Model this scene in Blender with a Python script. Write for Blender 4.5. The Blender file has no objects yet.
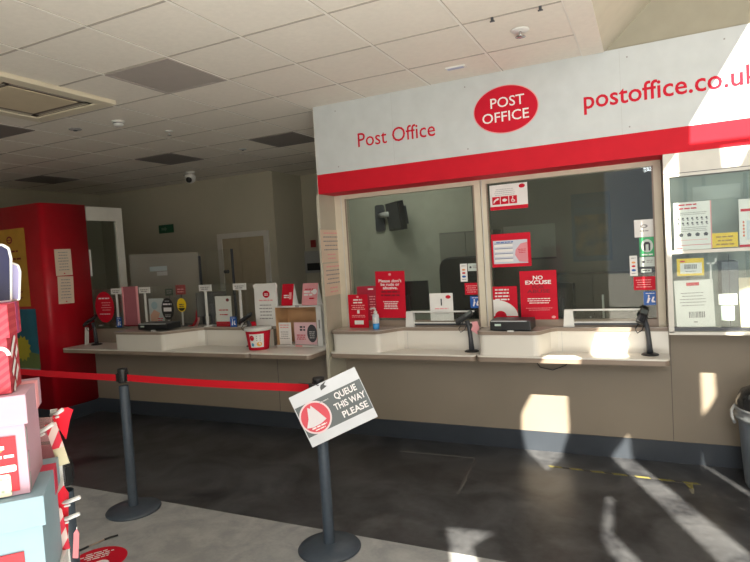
import bpy, bmesh, math, random
from mathutils import Vector, Matrix, geometry
random.seed(7)
scn = bpy.context.scene
C = scn.collection
PI = math.pi

# ------------------------------------------------------------------ materials
MATS = {}
def mat(name, col, rough=.6, metal=0, noise=0, nscale=8, bump=0, spec=.5, emit=0, col2=None, aniso=None):
    if name in MATS: return MATS[name]
    m = bpy.data.materials.new(name); m.use_nodes = True
    nt = m.node_tree; b = nt.nodes['Principled BSDF']
    b.inputs['Base Color'].default_value = (*col, 1); b.inputs['Roughness'].default_value = rough
    b.inputs['Metallic'].default_value = metal; b.inputs['Specular IOR Level'].default_value = spec
    if emit:
        b.inputs['Emission Color'].default_value = (*col, 1); b.inputs['Emission Strength'].default_value = emit
    tc = nt.nodes.new('ShaderNodeTexCoord'); n = nt.nodes.new('ShaderNodeTexNoise')
    n.inputs['Scale'].default_value = nscale; n.inputs['Detail'].default_value = 5
    nt.links.new(tc.outputs['Object'], n.inputs['Vector'])
    r = nt.nodes.new('ShaderNodeValToRGB'); k = noise if noise else .04
    c2 = col2 or tuple(min(1, c*(1+k)) for c in col)
    r.color_ramp.elements[0].position = .3; r.color_ramp.elements[1].position = .7
    r.color_ramp.elements[0].color = (*[c*(1-k) for c in col], 1); r.color_ramp.elements[1].color = (*c2, 1)
    nt.links.new(n.outputs['Fac'], r.inputs['Fac']); nt.links.new(r.outputs['Color'], b.inputs['Base Color'])
    if bump:
        bp = nt.nodes.new('ShaderNodeBump'); bp.inputs['Strength'].default_value = bump; bp.inputs['Distance'].default_value = .01
        nt.links.new(n.outputs['Fac'], bp.inputs['Height']); nt.links.new(bp.outputs['Normal'], b.inputs['Normal'])
    MATS[name] = m; return m
def glassmat(name, tint=(.9, .95, .93), refl=1.0, haze=0.0, hazecol=(.8, .82, .8)):
    m = bpy.data.materials.new(name); m.use_nodes = True; nt = m.node_tree; nt.nodes.clear()
    o = nt.nodes.new('ShaderNodeOutputMaterial'); t = nt.nodes.new('ShaderNodeBsdfTransparent'); g = nt.nodes.new('ShaderNodeBsdfGlossy')
    t.inputs['Color'].default_value = (*tint, 1); g.inputs['Roughness'].default_value = .02; g.inputs['Color'].default_value = (refl, refl, refl, 1)
    lw = nt.nodes.new('ShaderNodeLayerWeight'); lw.inputs['Blend'].default_value = .5
    pw = nt.nodes.new('ShaderNodeMath'); pw.operation = 'POWER'; pw.inputs[1].default_value = 5; nt.links.new(lw.outputs['Facing'], pw.inputs[0])
    f = nt.nodes.new('ShaderNodeMath'); f.operation = 'MULTIPLY_ADD'; f.inputs[1].default_value = .9; f.inputs[2].default_value = .035; nt.links.new(pw.outputs[0], f.inputs[0])
    mx = nt.nodes.new('ShaderNodeMixShader')
    nt.links.new(f.outputs[0], mx.inputs[0]); nt.links.new(t.outputs[0], mx.inputs[1]); nt.links.new(g.outputs[0], mx.inputs[2])
    last = mx
    if haze:
        d = nt.nodes.new('ShaderNodeBsdfDiffuse'); d.inputs['Color'].default_value = (*hazecol, 1)
        m2 = nt.nodes.new('ShaderNodeMixShader'); m2.inputs[0].default_value = haze
        nt.links.new(mx.outputs[0], m2.inputs[1]); nt.links.new(d.outputs[0], m2.inputs[2]); last = m2
    nt.links.new(last.outputs[0], o.inputs[0]); return m

RED = mat('post red', (.56, .012, .026), .6, spec=.15)
REDP = mat('red print', (.58, .008, .028), .6, spec=.2)
REDT = mat('tower red', (.50, .004, .016), .38)
WHITE = mat('white board', (.56, .59, .60), .5, spec=.3)
WPAPER = mat('white paper', (.80, .79, .77), .7)
CREAM = mat('cream paper', (.72, .58, .46), .8)
INK = mat('ink', (.06, .06, .07), .7)
GREYINK = mat('grey ink', (.30, .29, .29), .7)
PINKINK = mat('pink ink', (.80, .35, .36), .7)
WINK = mat('white ink', (.82, .80, .80), .6)
DKRED = mat('dark red ink', (.20, .0, .012), .6)
TAUPE = mat('taupe wall', (.27, .228, .18), .7, noise=.05, nscale=2)
BEIGE = mat('beige frame', (.66, .60, .48), .5)
FINM = mat('fin panel', (.50, .47, .38), .55)
BACKW = mat('back wall', (.46, .43, .335), .8, noise=.05, nscale=1.2)
OFFW = mat('office wall', (.30, .31, .26), .8, noise=.08, nscale=1.5)
PALEW = mat('pale wall', (.56, .52, .42), .8)
LAM = mat('cream laminate', (.74, .71, .65), .3, noise=.02, nscale=3)
EDGE = mat('brown edging', (.27, .21, .165), .5)
TOPM = mat('counter top', (.50, .45, .40), .22, noise=.06, nscale=40)
BASEB = mat('navy skirting', (.038, .047, .062), .45)
BLACK = mat('black plastic', (.012, .013, .015), .4)
DGREY = mat('dark grey plastic', (.045, .05, .06), .45)
STAN = mat('slate metal', (.052, .070, .095), .42, noise=.1, nscale=30)
BELT = mat('red belt', (.60, .0, .012), .7)
BLUE = mat('blue sticker', (.01, .10, .42), .5)
GREEN = mat('green sticker', (.05, .42, .16), .5)
YEL = mat('yellow card', (.80, .56, .01), .6)
LGREY = mat('light grey', (.45, .46, .46), .5)
WFRAME = mat('white frame paint', (.62, .60, .55), .5)
OAK = mat('tan plywood', (.52, .30, .15), .6, noise=.12, nscale=6)
PINK = mat('pink card', (.80, .35, .38), .6)
CEILM = mat('ceiling tile', (.80, .75, .67), .9, noise=.03, nscale=30)
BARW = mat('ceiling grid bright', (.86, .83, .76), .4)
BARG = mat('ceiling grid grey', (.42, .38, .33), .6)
VENT = mat('vent grey', (.20, .18, .17), .7)
SEAM = mat('dark seam', (.10, .09, .08), .8)
WHITEP = mat('white plastic', (.72, .72, .70), .35)
CHROME = mat('steel', (.6, .6, .6), .25, metal=1)

# floor: dark mottled slate vinyl
def floormat(name, dark, light, sx, rough):
    m = bpy.data.materials.new(name); m.use_nodes = True; nt = m.node_tree; b = nt.nodes['Principled BSDF']
    tc = nt.nodes.new('ShaderNodeTexCoord'); n = nt.nodes.new('ShaderNodeTexNoise'); n2 = nt.nodes.new('ShaderNodeTexNoise')
    n.inputs['Scale'].default_value = sx; n.inputs['Detail'].default_value = 8; n.inputs['Distortion'].default_value = 1.2
    n2.inputs['Scale'].default_value = sx*9; n2.inputs['Detail'].default_value = 4
    nt.links.new(tc.outputs['Object'], n.inputs['Vector']); nt.links.new(tc.outputs['Object'], n2.inputs['Vector'])
    a = nt.nodes.new('ShaderNodeMath'); a.operation = 'MULTIPLY_ADD'; a.inputs[1].default_value = .35
    nt.links.new(n2.outputs['Fac'], a.inputs[0]); nt.links.new(n.outputs['Fac'], a.inputs[2])
    r = nt.nodes.new('ShaderNodeValToRGB'); r.color_ramp.elements[0].position = .5; r.color_ramp.elements[1].position = .85
    r.color_ramp.elements[0].color = (*dark, 1); r.color_ramp.elements[1].color = (*light, 1)
    nt.links.new(a.outputs[0], r.inputs['Fac']); nt.links.new(r.outputs['Color'], b.inputs['Base Color'])
    rr = nt.nodes.new('ShaderNodeMapRange'); rr.inputs[3].default_value = rough-.06; rr.inputs[4].default_value = rough+.1
    nt.links.new(n2.outputs['Fac'], rr.inputs[0]); nt.links.new(rr.outputs[0], b.inputs['Roughness'])
    bp = nt.nodes.new('ShaderNodeBump'); bp.inputs['Strength'].default_value = .25; bp.inputs['Distance'].default_value = .004
    nt.links.new(a.outputs[0], bp.inputs['Height']); nt.links.new(bp.outputs['Normal'], b.inputs['Normal'])
    return m
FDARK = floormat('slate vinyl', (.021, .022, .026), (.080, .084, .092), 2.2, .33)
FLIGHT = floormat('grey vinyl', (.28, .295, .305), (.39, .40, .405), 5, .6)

def stripemat(name, c1, c2, scale, rot=0.6):
    m = bpy.data.materials.new(name); m.use_nodes = True; nt = m.node_tree; b = nt.nodes['Principled BSDF']
    tc = nt.nodes.new('ShaderNodeTexCoord'); mp = nt.nodes.new('ShaderNodeMapping'); mp.inputs['Rotation'].default_value = (0, rot, 0)
    w = nt.nodes.new('ShaderNodeTexWave'); w.bands_direction = 'Z'; w.inputs['Scale'].default_value = scale
    nt.links.new(tc.outputs['Object'], mp.inputs[0]); nt.links.new(mp.outputs[0], w.inputs[0])
    r = nt.nodes.new('ShaderNodeValToRGB'); r.color_ramp.elements[0].position = .45; r.color_ramp.elements[1].position = .55
    r.color_ramp.elements[0].color = (*c1, 1); r.color_ramp.elements[1].color = (*c2, 1)
    nt.links.new(w.outputs['Fac'], r.inputs['Fac']); nt.links.new(r.outputs['Color'], b.inputs['Base Color'])
    b.inputs['Roughness'].default_value = .6; return m
def speckmat(name, base, dots, scale):
    m = bpy.data.materials.new(name); m.use_nodes = True; nt = m.node_tree; b = nt.nodes['Principled BSDF']
    tc = nt.nodes.new('ShaderNodeTexCoord'); v = nt.nodes.new('ShaderNodeTexVoronoi'); v.inputs['Scale'].default_value = scale
    nt.links.new(tc.outputs['Object'], v.inputs[0])
    r = nt.nodes.new('ShaderNodeValToRGB'); r.color_ramp.elements[0].position = .25; r.color_ramp.elements[1].position = .35
    r.color_ramp.elements[0].color = (*dots, 1); r.color_ramp.elements[1].color = (*base, 1)
    nt.links.new(v.outputs['Distance'], r.inputs['Fac']); nt.links.new(r.outputs['Color'], b.inputs['Base Color']); return m
REDSTR = stripemat('red striped card', (.46, .025, .05), (.54, .06, .08), 22)
PINKB = mat('pale pink card', (.48, .30, .37), .6)
BLUEB = mat('pale blue card', (.21, .31, .36), .6)
DOTS = speckmat('dotted cream print', (.75, .68, .52), (.30, .35, .25), 90)

GL = glassmat('window glass', (.86, .90, .88), .8, .02, (.30, .33, .31))
GLC = glassmat('clear acrylic', (.96, .97, .96), .8, .02, (.5, .5, .48))
GLF = glassmat('frosted acrylic', (.8, .8, .78), .5, .35, (.62, .60, .54))
GLCAB = glassmat('cabinet glass', (.94, .97, .96), .9, .015, (.5, .55, .52))
PLASTIC = glassmat('clear packet', (.95, .9, .9), .7, .3, (.8, .5, .5))

# ------------------------------------------------------------------ mesh builder
class MB:
    def __init__(s): s.bm = bmesh.new(); s.mats = []
    def mi(s, m):
        if m not in s.mats: s.mats.append(m)
        return s.mats.index(m)
    def _fin(s, vs, fs, m, M=None, smooth=False):
        i = s.mi(m)
        if M is not None:
            for v in vs: v.co = M @ v.co
        for f in fs: f.material_index = i; f.smooth = smooth
    def box(s, x0, x1, y0, y1, z0, z1, m, M=None, bevel=0):
        vs = [s.bm.verts.new(p) for p in [(x0,y0,z0),(x1,y0,z0),(x1,y1,z0),(x0,y1,z0),(x0,y0,z1),(x1,y0,z1),(x1,y1,z1),(x0,y1,z1)]]
        fs = [s.bm.faces.new([vs[i] for i in q]) for q in [(0,3,2,1),(4,5,6,7),(0,1,5,4),(1,2,6,5),(2,3,7,6),(3,0,4,7)]]
        s._fin(vs, fs, m, M)
        if bevel:
            es = list({e for f in fs for e in f.edges})
            r = bmesh.ops.bevel(s.bm, geom=es, offset=bevel, segments=2, affect='EDGES', profile=.6)
            for f in r['faces']: f.material_index = s.mi(m)
        return s
    def prism(s, pts, z0, z1, m, M=None, smooth=False):   # polygon in xy, extruded in z
        a = [s.bm.verts.new((x, y, z0)) for x, y in pts]; b = [s.bm.verts.new((x, y, z1)) for x, y in pts]
        n = len(pts); fs = [s.bm.faces.new(list(reversed(a))), s.bm.faces.new(b)]
        sd = [s.bm.faces.new((a[i], a[(i+1) % n], b[(i+1) % n], b[i])) for i in range(n)]
        s._fin(a+b, fs+sd, m, M)
        if smooth:
            for f in sd: f.smooth = True
        return s
    def plate(s, pts, y0, y1, m, M=None):                 # polygon in xz, extruded in y
        T = Matrix(((1,0,0,0),(0,0,1,0),(0,1,0,0),(0,0,0,1)))
        return s.prism(pts, y0, y1, m, (M or Matrix()) @ T)
    def lathe(s, prof, m, M=None, n=28, smooth=True):     # profile (r, z)
        rings = []; vs = []
        for r, z in prof:
            if r < 1e-6: ring = [s.bm.verts.new((0, 0, z))]
            else: ring = [s.bm.verts.new((r*math.cos(2*PI*k/n), r*math.sin(2*PI*k/n), z)) for k in range(n)]
            rings.append(ring); vs += ring
        fs = []
        for A, B in zip(rings, rings[1:]):
            for k in range(n):
                k2 = (k+1) % n
                q = [A[k % len(A)], A[k2 % len(A)], B[k2 % len(B)], B[k % len(B)]]
                u = []
                for v in q:
                    if v not in u: u.append(v)
                if len(u) > 2: fs.append(s.bm.faces.new(u))
        s._fin(vs, fs, m, M, smooth); return s
    def tube(s, pts, r, m, n=8, M=None):
        pts = [Vector(p) for p in pts]; rings = []; vs = []; fs = []
        for i, p in enumerate(pts):
            t = (pts[min(i+1, len(pts)-1)]-pts[max(i-1, 0)]).normalized()
            a = t.orthogonal().normalized() if i == 0 else (a - t*a.dot(t)).normalized()
            b = t.cross(a); rr = r[i] if isinstance(r, (list, tuple)) else r
            ring = [s.bm.verts.new(p + (a*math.cos(2*PI*k/n)+b*math.sin(2*PI*k/n))*rr) for k in range(n)]
            rings.append(ring); vs += ring
        for A, B in zip(rings, rings[1:]):
            for k in range(n): fs.append(s.bm.faces.new((A[k], A[(k+1) % n], B[(k+1) % n], B[k])))
        fs.append(s.bm.faces.new(list(reversed(rings[0])))); fs.append(s.bm.faces.new(rings[-1]))
        s._fin(vs, fs, m, M, True); return s
    def sheet(s, pts, m, M=None):
        vs = [s.bm.verts.new(p) for p in pts]; s._fin(vs, [s.bm.faces.new(vs)], m, M); return s
    def ell(s, cx, cz, rx, rz, y, m, M=None, n=36, th=.0006):
        return s.plate([(cx+rx*math.cos(2*PI*k/n), cz+rz*math.sin(2*PI*k/n)) for k in range(n)], y-th, y, m, M)
    def text(s, txt, cx, z0, w, h, y, m, M=None, th=.0006, align='C', bold=0):
        # baseline at z0, cap height h, total width w, facing -y
        cu = bpy.data.curves.new('glyphs', 'FONT'); cu.body = txt; cu.size = 1; cu.offset = bold; cu.resolution_u = 3
        o = bpy.data.objects.new('glyphs', cu); me = bpy.data.meshes.new_from_object(o)
        xs = [v.co.x for v in me.vertices]; ax = min(xs); bx = max(xs)
        cu2 = bpy.data.curves.new('glyphs', 'FONT'); cu2.body = 'H'; o2 = bpy.data.objects.new('glyphs', cu2)
        me2 = bpy.data.meshes.new_from_object(o2); cap = max(v.co.y for v in me2.vertices)
        sx = w/(bx-ax) if w else h/cap; sz = h/cap; W = (bx-ax)*sx
        off = cx - W/2 if align == 'C' else cx
        i = s.mi(m); mp = {}
        for v in me.vertices:
            p = Vector((off+(v.co.x-ax)*sx, y-th, z0+v.co.y*sz)); mp[v.index] = s.bm.verts.new((M @ p) if M else p)
        for p in me.polygons:
            try:
                f = s.bm.faces.new([mp[k] for k in p.vertices]); f.material_index = i
            except ValueError: pass
        for a, b in ((o, cu), (o2, cu2)):
            bpy.data.objects.remove(a); bpy.data.curves.remove(b)
        bpy.data.meshes.remove(me); bpy.data.meshes.remove(me2); return s
    def lines(s, cx, z0, w, h, y, m, n=1, gap=None, M=None, ragged=.25, seed=1):
        # rows of word-like dashes standing for print too small to read
        rnd = random.Random(seed); gap = gap or h*2
        for k in range(n):
            ww = w*(1-ragged*rnd.random()); x = cx-ww/2; e = cx+ww/2
            while x < e-1e-4:
                l = min(e-x, h*rnd.uniform(1.5, 4.5)); s.sheet([(x, y-.0009, z0-k*gap), (x+l, y-.0009, z0-k*gap), (x+l, y-.0009, z0-k*gap+h), (x, y-.0009, z0-k*gap+h)], m, M); x += l+h*.6
        return s
    def build(s, name, parent=None, loc=(0,0,0), rot=(0,0,0), bevel=0, smooth_angle=None):
        bmesh.ops.recalc_face_normals(s.bm, faces=[f for f in s.bm.faces if len(f.edges) and any(len(e.link_faces) > 1 for e in f.edges)])
        me = bpy.data.meshes.new(name); s.bm.to_mesh(me); s.bm.free()
        for m in s.mats: me.materials.append(m)
        o = bpy.data.objects.new(name, me); C.objects.link(o); o.location = loc; o.rotation_euler = rot
        if parent: o.parent = parent
        if bevel:
            b = o.modifiers.new('bevel', 'BEVEL'); b.width = bevel; b.segments = 2; b.limit_method = 'ANGLE'
        return o
def tag(o, label, cat, group=None):
    o['label'] = label; o['category'] = cat
    if group: o['group'] = group
    return o
def thing(name, label, cat, loc=(0,0,0), rot=(0,0,0), group=None):
    o = bpy.data.objects.new(name, None); C.objects.link(o); o.location = loc; o.rotation_euler = rot
    return tag(o, label, cat, group)
def struct(mb, name, **k):
    o = mb.build(name, **k); o['kind'] = 'structure'; return o
def copy_tree(o, parent=None):
    c = o.copy(); C.objects.link(c)
    if parent: c.parent = parent
    for ch in [x for x in bpy.data.objects if x.parent == o]: copy_tree(ch, c)
    return c
def rrect(x0, x1, z0, z1, r, n=5):
    pts = []
    for cx, cz, a in ((x1-r, z0+r, -PI/2), (x1-r, z1-r, 0), (x0+r, z1-r, PI/2), (x0+r, z0+r, PI)):
        for k in range(n+1): t = a+PI/2*k/n; pts.append((cx+r*math.cos(t), cz+r*math.sin(t)))
    return pts

H = 3.12          # ceiling
SY = 4.60         # fascia and counter front plane
WY = 4.92         # wall, windows
FX = -2.727       # end fin
XR, XL = 2.6, -9.0

# ------------------------------------------------------------------ setting
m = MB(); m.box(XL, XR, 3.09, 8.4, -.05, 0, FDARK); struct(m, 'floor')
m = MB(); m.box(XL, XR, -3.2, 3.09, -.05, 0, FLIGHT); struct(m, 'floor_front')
# ceiling with exposed grid
m = MB()
m.box(XL, -.25, -3.0, 4.6, H, H+.05, CEILM); m.box(XL, -.25, 4.6, 8.4, H, H+.05, CEILM); m.box(-.25, XR, 4.73, 8.4, H, H+.05, CEILM)
gx = [-2.196+.6*i for i in range(-11, 4)]; gy = [2.306+.6*j for j in range(-8, 10)]
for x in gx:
    m.box(x-.007, x+.007, -3.0, 4.6 if x > FX else 8.15, H-.004, H, BARW)  # bars running this way coloured brighter, their sun highlight put into the colour
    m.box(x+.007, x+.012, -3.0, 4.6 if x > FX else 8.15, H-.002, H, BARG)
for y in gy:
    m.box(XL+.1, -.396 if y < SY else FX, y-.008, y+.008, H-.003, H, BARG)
m.box(-.396, -.25, -3.0, 4.6, H-.006, H, CEILM)
struct(m, 'ceiling')
m = MB(); m.box(-.27, -.25, -3.0, 4.6, H, 4.0, CEILM); struct(m, 'ceiling_bulkhead')
# sloping plaster reveal beside the bulkhead
m = MB(); m.sheet([(-.25, 3.0, H), (-.25, 4.62, H), (.24, 4.62, 3.575), (.24, 3.0, 3.575)], PALEW)
m.sheet([(-.25, 3.0, H+.02), (-.25, 4.62, H+.02), (.24, 4.62, 3.595), (.24, 3.0, 3.595)], PALEW); struct(m, 'ceiling_reveal')
m = MB(); m.box(-.25, XR, 4.62, 4.72, H, 4.05, mat('upper wall', (.34, .315, .245), .8)); struct(m, 'wall_upper')
# walls
m = MB(); m.box(XL-.1, XL, -3.0, 8.4, 0, H, BACKW); struct(m, 'wall_left')
m = MB(); m.box(XL, -5.19, 7.39, 7.49, 0, H, BACKW); m.box(-5.29, -5.19, 7.49, 8.3, 0, H, BACKW); struct(m, 'wall_back')
m = MB(); m.box(-5.19, -3.72, 8.2, 8.3, 0, H, BACKW); struct(m, 'wall_recess')
m = MB(); m.box(-3.82, -3.72, 7.0, 8.2, 0, H, OFFW); m.box(-3.82, -1.95, 6.95, 7.05, 0, H, mat('office wall lit', (.42, .43, .36), .8, noise=.05)); m.box(-1.95, XR, 6.95, 7.05, 0, H, mat('office wall dim', (.15, .15, .13), .8, noise=.15, nscale=1.5)); struct(m, 'wall_office')  # one wall in two tones: the dimness at the right is in the colour
m = MB(); m.box(XR, XR+.1, WY, 8.4, 0, H, OFFW); struct(m, 'wall_right')
# wall below the windows and under the counters
m = MB()
m.box(-6.3, -3.57, WY, WY+.08, 0, 1.03, TAUPE); m.box(-3.57, FX, WY, WY+.08, 0, .812, TAUPE); m.box(FX, 2.5, WY, WY+.08, 0, 1.03, TAUPE)
m.box(.09, 2.5, WY, WY+.08, 1.03, 2.33, TAUPE)
for x in (.117,): m.box(x-.002, x+.002, WY-.002, WY, .17, 1.03, SEAM)
m.box(-3.55, -3.546, WY-.002, WY, .17, .84, SEAM)
struct(m, 'wall_front')
m = MB(); m.box(2.5, 2.6, -3.0, WY, 0, 4.0, PALEW); struct(m, 'wall_side')
m = MB(); m.box(XL, -.8, -3.1, -3.0, 0, H, BACKW); struct(m, 'wall_entrance_blocker')  # unseen front wall, added to cut light at the left and darken window reflections
m = MB(); m.box(-14, 14, -22, -3.2, -.08, -.03, mat('pavement', (.55, .53, .50), .8, noise=.1, nscale=2)); struct(m, 'ground_outside')
# baseboards
m = MB(); m.box(-6.3, 2.5, WY-.012, WY, 0, .165, BASEB); struct(m, 'baseboard_front')
m = MB(); m.box(-6.3, -6.285, 4.36, WY, 0, .155, BASEB); struct(m, 'baseboard_tower')
# end fin
m = MB(); m.box(FX-.03, FX, SY, WY+.06, .46, 2.33, FINM); struct(m, 'wall_fin')
# window frames + glass
def window(n, x0, x1, gx0, gx1):
    w = MB(); z0, z1 = 1.062, 2.33; g0, g1 = 1.095, 2.292
    w.box(x0, gx0, WY-.03, WY+.05, z0, z1, BEIGE); w.box(gx1, x1, WY-.03, WY+.05, z0, z1, BEIGE)
    w.box(gx0, gx1, WY-.03, WY+.05, g1, z1, BEIGE); w.box(gx0, gx1, WY-.03, WY+.05, z0, g1-1.17, EDGE)
    w.box(gx0, gx0+.012, WY-.036, WY-.03, g0, g1, EDGE); w.box(gx1-.012, gx1, WY-.036, WY-.03, g0, g1, EDGE)
    w.box(gx0-.045, gx0-.035, WY-.034, WY-.03, z0, z1, WFRAME)
    o = struct(w, f'window_{n}')
    p = MB(); p.box(gx0, gx1, WY+.005, WY+.011, g0-.03, g1, GL); q = p.build('pane', o); q['kind'] = 'structure'
window(1, FX, -1.295, -2.615, -1.348)
window(2, -1.290, .095, -1.243, .043)
# unseen sun mask: added slab with holes shaped to throw the sun patches
SUN = Vector((-.46, 1, -1.05))
ZR = 4.0
def lift(p):
    t = (ZR-p[2])/1.05; return Vector((p[0]+.46*t, p[1]-t))
lit = [
 [(-1.038,4.92,.312),(-1.046,4.92,.136),(-1.03,4.93,0),(-.764,4.454,0),(-.70,4.8,0),(-.658,4.92,.168),(-.66,4.92,.62),(-.875,4.92,.60),(-.946,4.92,.482)],
 [(-.418,4.9,.998),(-.163,4.9,.998),(-.20,4.9,.90),(-.204,4.9,.86),(-.17,4.66,.862),(-.41,4.66,.862)],
 [(-.332,4.911,0),(.249,3.521,0),(.72,2.4,0),(.92,2.4,0),(.435,3.596,0),(-.185,4.91,0),(-.19,4.91,.03),(-.207,4.92,.188)],
 [(-.323,4.154,0),(-.269,4.088,0),(-.255,3.60,0),(-.10,3.316,0),(.33,2.4,0),(.17,2.4,0),(-.311,3.505,0)],
 [(-1.214,3.36,0),(-.899,3.397,0),(-1.0,3.18,0),(-.85,2.85,0),(-1.0,2.85,0)],
 [(.317,4.92,.74),(.401,4.92,.74),(.409,4.92,.521),(.37,4.92,.44),(.32,4.92,.37)],
 [(.315,4.90,0),(.546,4.40,0),(.80,3.84,0),(.83,3.86,0),(.57,4.42,0),(.327,4.91,0),(.312,4.92,.13)],
 [(.66,4.6,3.15),(.280,4.6,2.516),(.275,4.6,2.36),(1.3,4.6,2.36),(1.3,4.6,3.25)],
 [(.196,4.6,2.33),(.105,4.6,2.206),(.100,4.6,1.75),(.125,4.6,1.60),(.205,4.6,1.60),(.200,4.6,2.19)],
 [(.456,4.6,2.335),(.468,4.6,2.179),(.567,4.6,2.18),(.627,4.6,2.306),(.62,4.6,2.335)],
 [(.425,4.62,1.33),(.53,4.62,1.33),(.53,4.62,1.08),(.46,4.62,1.08)],
 [(.54,4.6,1.36),(.66,4.6,1.40),(.66,4.6,1.06),(.545,4.6,1.06)],
]
holes = [[lift(p) for p in q] for q in lit]
out = [Vector(p) for p in ((-.27, -2.9), (3.6, -2.9), (3.6, 4.62), (-.27, 4.62))]
vv = list(out); ff = [[0, 1, 2, 3]]
for h in holes:
    b = len(vv); vv += h; ff.append(list(range(b, b+len(h))))
eds = [(f_[a], f_[(a+1) % len(f_)]) for f_ in ff for a in range(len(f_))]
cv, ce, cf, ov, oe, of = geometry.delaunay_2d_cdt(vv, eds, [], 0, 1e-5)
def inside(p, poly):
    c = False; n = len(poly)
    for a in range(n):
        A, B = poly[a], poly[(a+1) % n]
        if (A.y > p.y) != (B.y > p.y) and p.x < (B.x-A.x)*(p.y-A.y)/(B.y-A.y)+A.x: c = not c
    return c
m = MB(); bmv = {}
i = m.mi(CEILM)
def cvx(k, z):
    if (k, z) not in bmv: bmv[(k, z)] = m.bm.verts.new((cv[k].x, cv[k].y, z))
    return bmv[(k, z)]
for f in cf:
    ctr = sum((cv[k] for k in f), Vector((0, 0)))/3
    if not any(inside(ctr, h) for h in holes):
        m.bm.faces.new([cvx(k, ZR) for k in f]).material_index = i
        m.bm.faces.new([cvx(k, ZR+.02) for k in reversed(f)]).material_index = i
struct(m, 'ceiling_sun_mask')

# ------------------------------------------------------------------ fascia sign
t = thing('fascia_sign', 'long white fascia board with a red stripe and red post office lettering above the windows', 'sign', (0, SY, 2.33))
m = MB(); m.box(FX, 2.5, 0, .32, .175, H-2.33, WHITE)
for x in (-1.95, -.15, 1.2): m.box(x-.001, x+.001, -.0006, 0, .175, .78, LGREY)
for x in (-2.5, -1.3, -.1, .5): m.ell(x, .72, .006, .006, 0, GREYINK, n=10); m.ell(x, .225, .006, .006, 0, GREYINK, n=10)
m.build('board', t)
m = MB(); m.box(FX, 2.5, -.003, .32, 0, .175, RED); m.build('stripe', t)
m = MB(); m.box(FX-.004, FX, -.003, .32, 0, H-2.33, WFRAME); m.build('end_trim', t)
m = MB(); m.text('Post Office', -1.93, .372, .72, .118, -.001, REDP, bold=.004); m.build('lettering', t)
m = MB(); m.text('postoffice.co.uk', -.404, .400, 1.105, .125, -.001, REDP, align='L', bold=.012); m.build('lettering', t)
m = MB(); m.ell(-.983, .492, .256, .186, -.002, PINKINK, n=64, th=.001); m.ell(-.983, .492, .248, .179, -.003, REDP, n=64, th=.004); lo = m.build('logo', t)
m = MB(); m.text('POST', -.965, .512, .265, .075, -.0075, WINK, bold=.006); m.build('logo_lettering', lo)
m = MB(); m.text('OFFICE', -.985, .40, .365, .075, -.0075, WINK, bold=.006); m.build('logo_lettering', lo)

# ------------------------------------------------------------------ counters
def counter(name, label, x0, x1, bx0, bx1, slope, front=SY, seam=None, lx=None, back=WY-.001):
    """worktop x0..x1 with a raised white plinth bx0..bx1 whose ledge runs on to x1"""
    t = thing(name, label, 'counter')
    r = .06
    def rp(a, b, y0, y1, rr):     # rounded front corners
        lx_ = None; pts = [(b, y1), (a, y1)]
        for k in range(7): th = PI+PI/2*k/6; pts.append((a+rr+rr*math.cos(th), y0+rr+rr*math.sin(th)))
        for k in range(7): th = -PI/2+PI/2*k/6; pts.append((b-rr+rr*math.cos(th), y0+rr+rr*math.sin(th)))
        return pts
    m = MB()
    if seam: segs = [(x0, seam-.004), (seam+.004, x1)]
    else: segs = [(x0, x1)]
    for a, b in segs: m.prism(rp(a, b, front, back if b == x1 else WY-.001, .045), .815, .852, EDGE, smooth=False)
    m.build('worktop_edge', t)
    m = MB()
    for a, b in segs: m.prism(rp(a, b, front-.001, back if b == x1 else WY-.001, .045), .852, .864, LAM)
    m.build('worktop', t)
    xw = x1
    # ledge outline: protruding block then chamfer back
    rec = WY-.075
    def outline(off):
        f = front+.015-off; x1 = lx or xw; pts = [(x1, WY-.001), (bx0-off, WY-.001)]
        for k in range(7): th = PI+PI/2*k/6; pts.append((bx0-off+r+r*math.cos(th), f+r+r*math.sin(th)))
        cx = bx1-r; a0 = -PI/2; a1 = -PI/2+math.radians(72)
        for k in range(6): th = a0+(a1-a0)*k/5; pts.append((cx+r*math.cos(th)+off*.4, f+r+r*math.sin(th)))
        pts.append((bx1+slope-.02+off*.3, rec-.05-off)); pts.append((bx1+slope+.03, rec-off)); pts.append((x1, rec-off)); return pts
    m = MB(); m.prism(outline(0), .864, 1.035, LAM, smooth=False)
    m.box(bx1+slope+.06, bx1+slope+.062, rec-.002, rec, .866, 1.03, LGREY)
    m.build('raised_front', t)
    m = MB(); m.prism(outline(.012), 1.035, 1.06, EDGE); m.build('ledge_edge', t)
    m = MB(); m.prism(outline(.008), 1.06, 1.064, TOPM if name != 'x' else LAM); m.build('ledge', t)
    return t
TOPM2 = TOPM
counter('service_counter', 'cream service counter below the left window of the two, nearest the sanitiser bottle', FX+.004, -1.335, -2.70, -2.19, .10)
counter('service_counter', 'cream service counter below the right window, with the black printer at its left', -1.325, .105, -1.305, -.80, .07)
counter('service_counter', 'long dim service counter between the red tower and the cream end fin', -6.295, -2.86, -5.42, -4.66, .20, front=4.47, seam=-3.56, lx=-3.57, back=5.14)

# counter support brackets/pale strip below the fin is part of the fin itself

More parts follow.
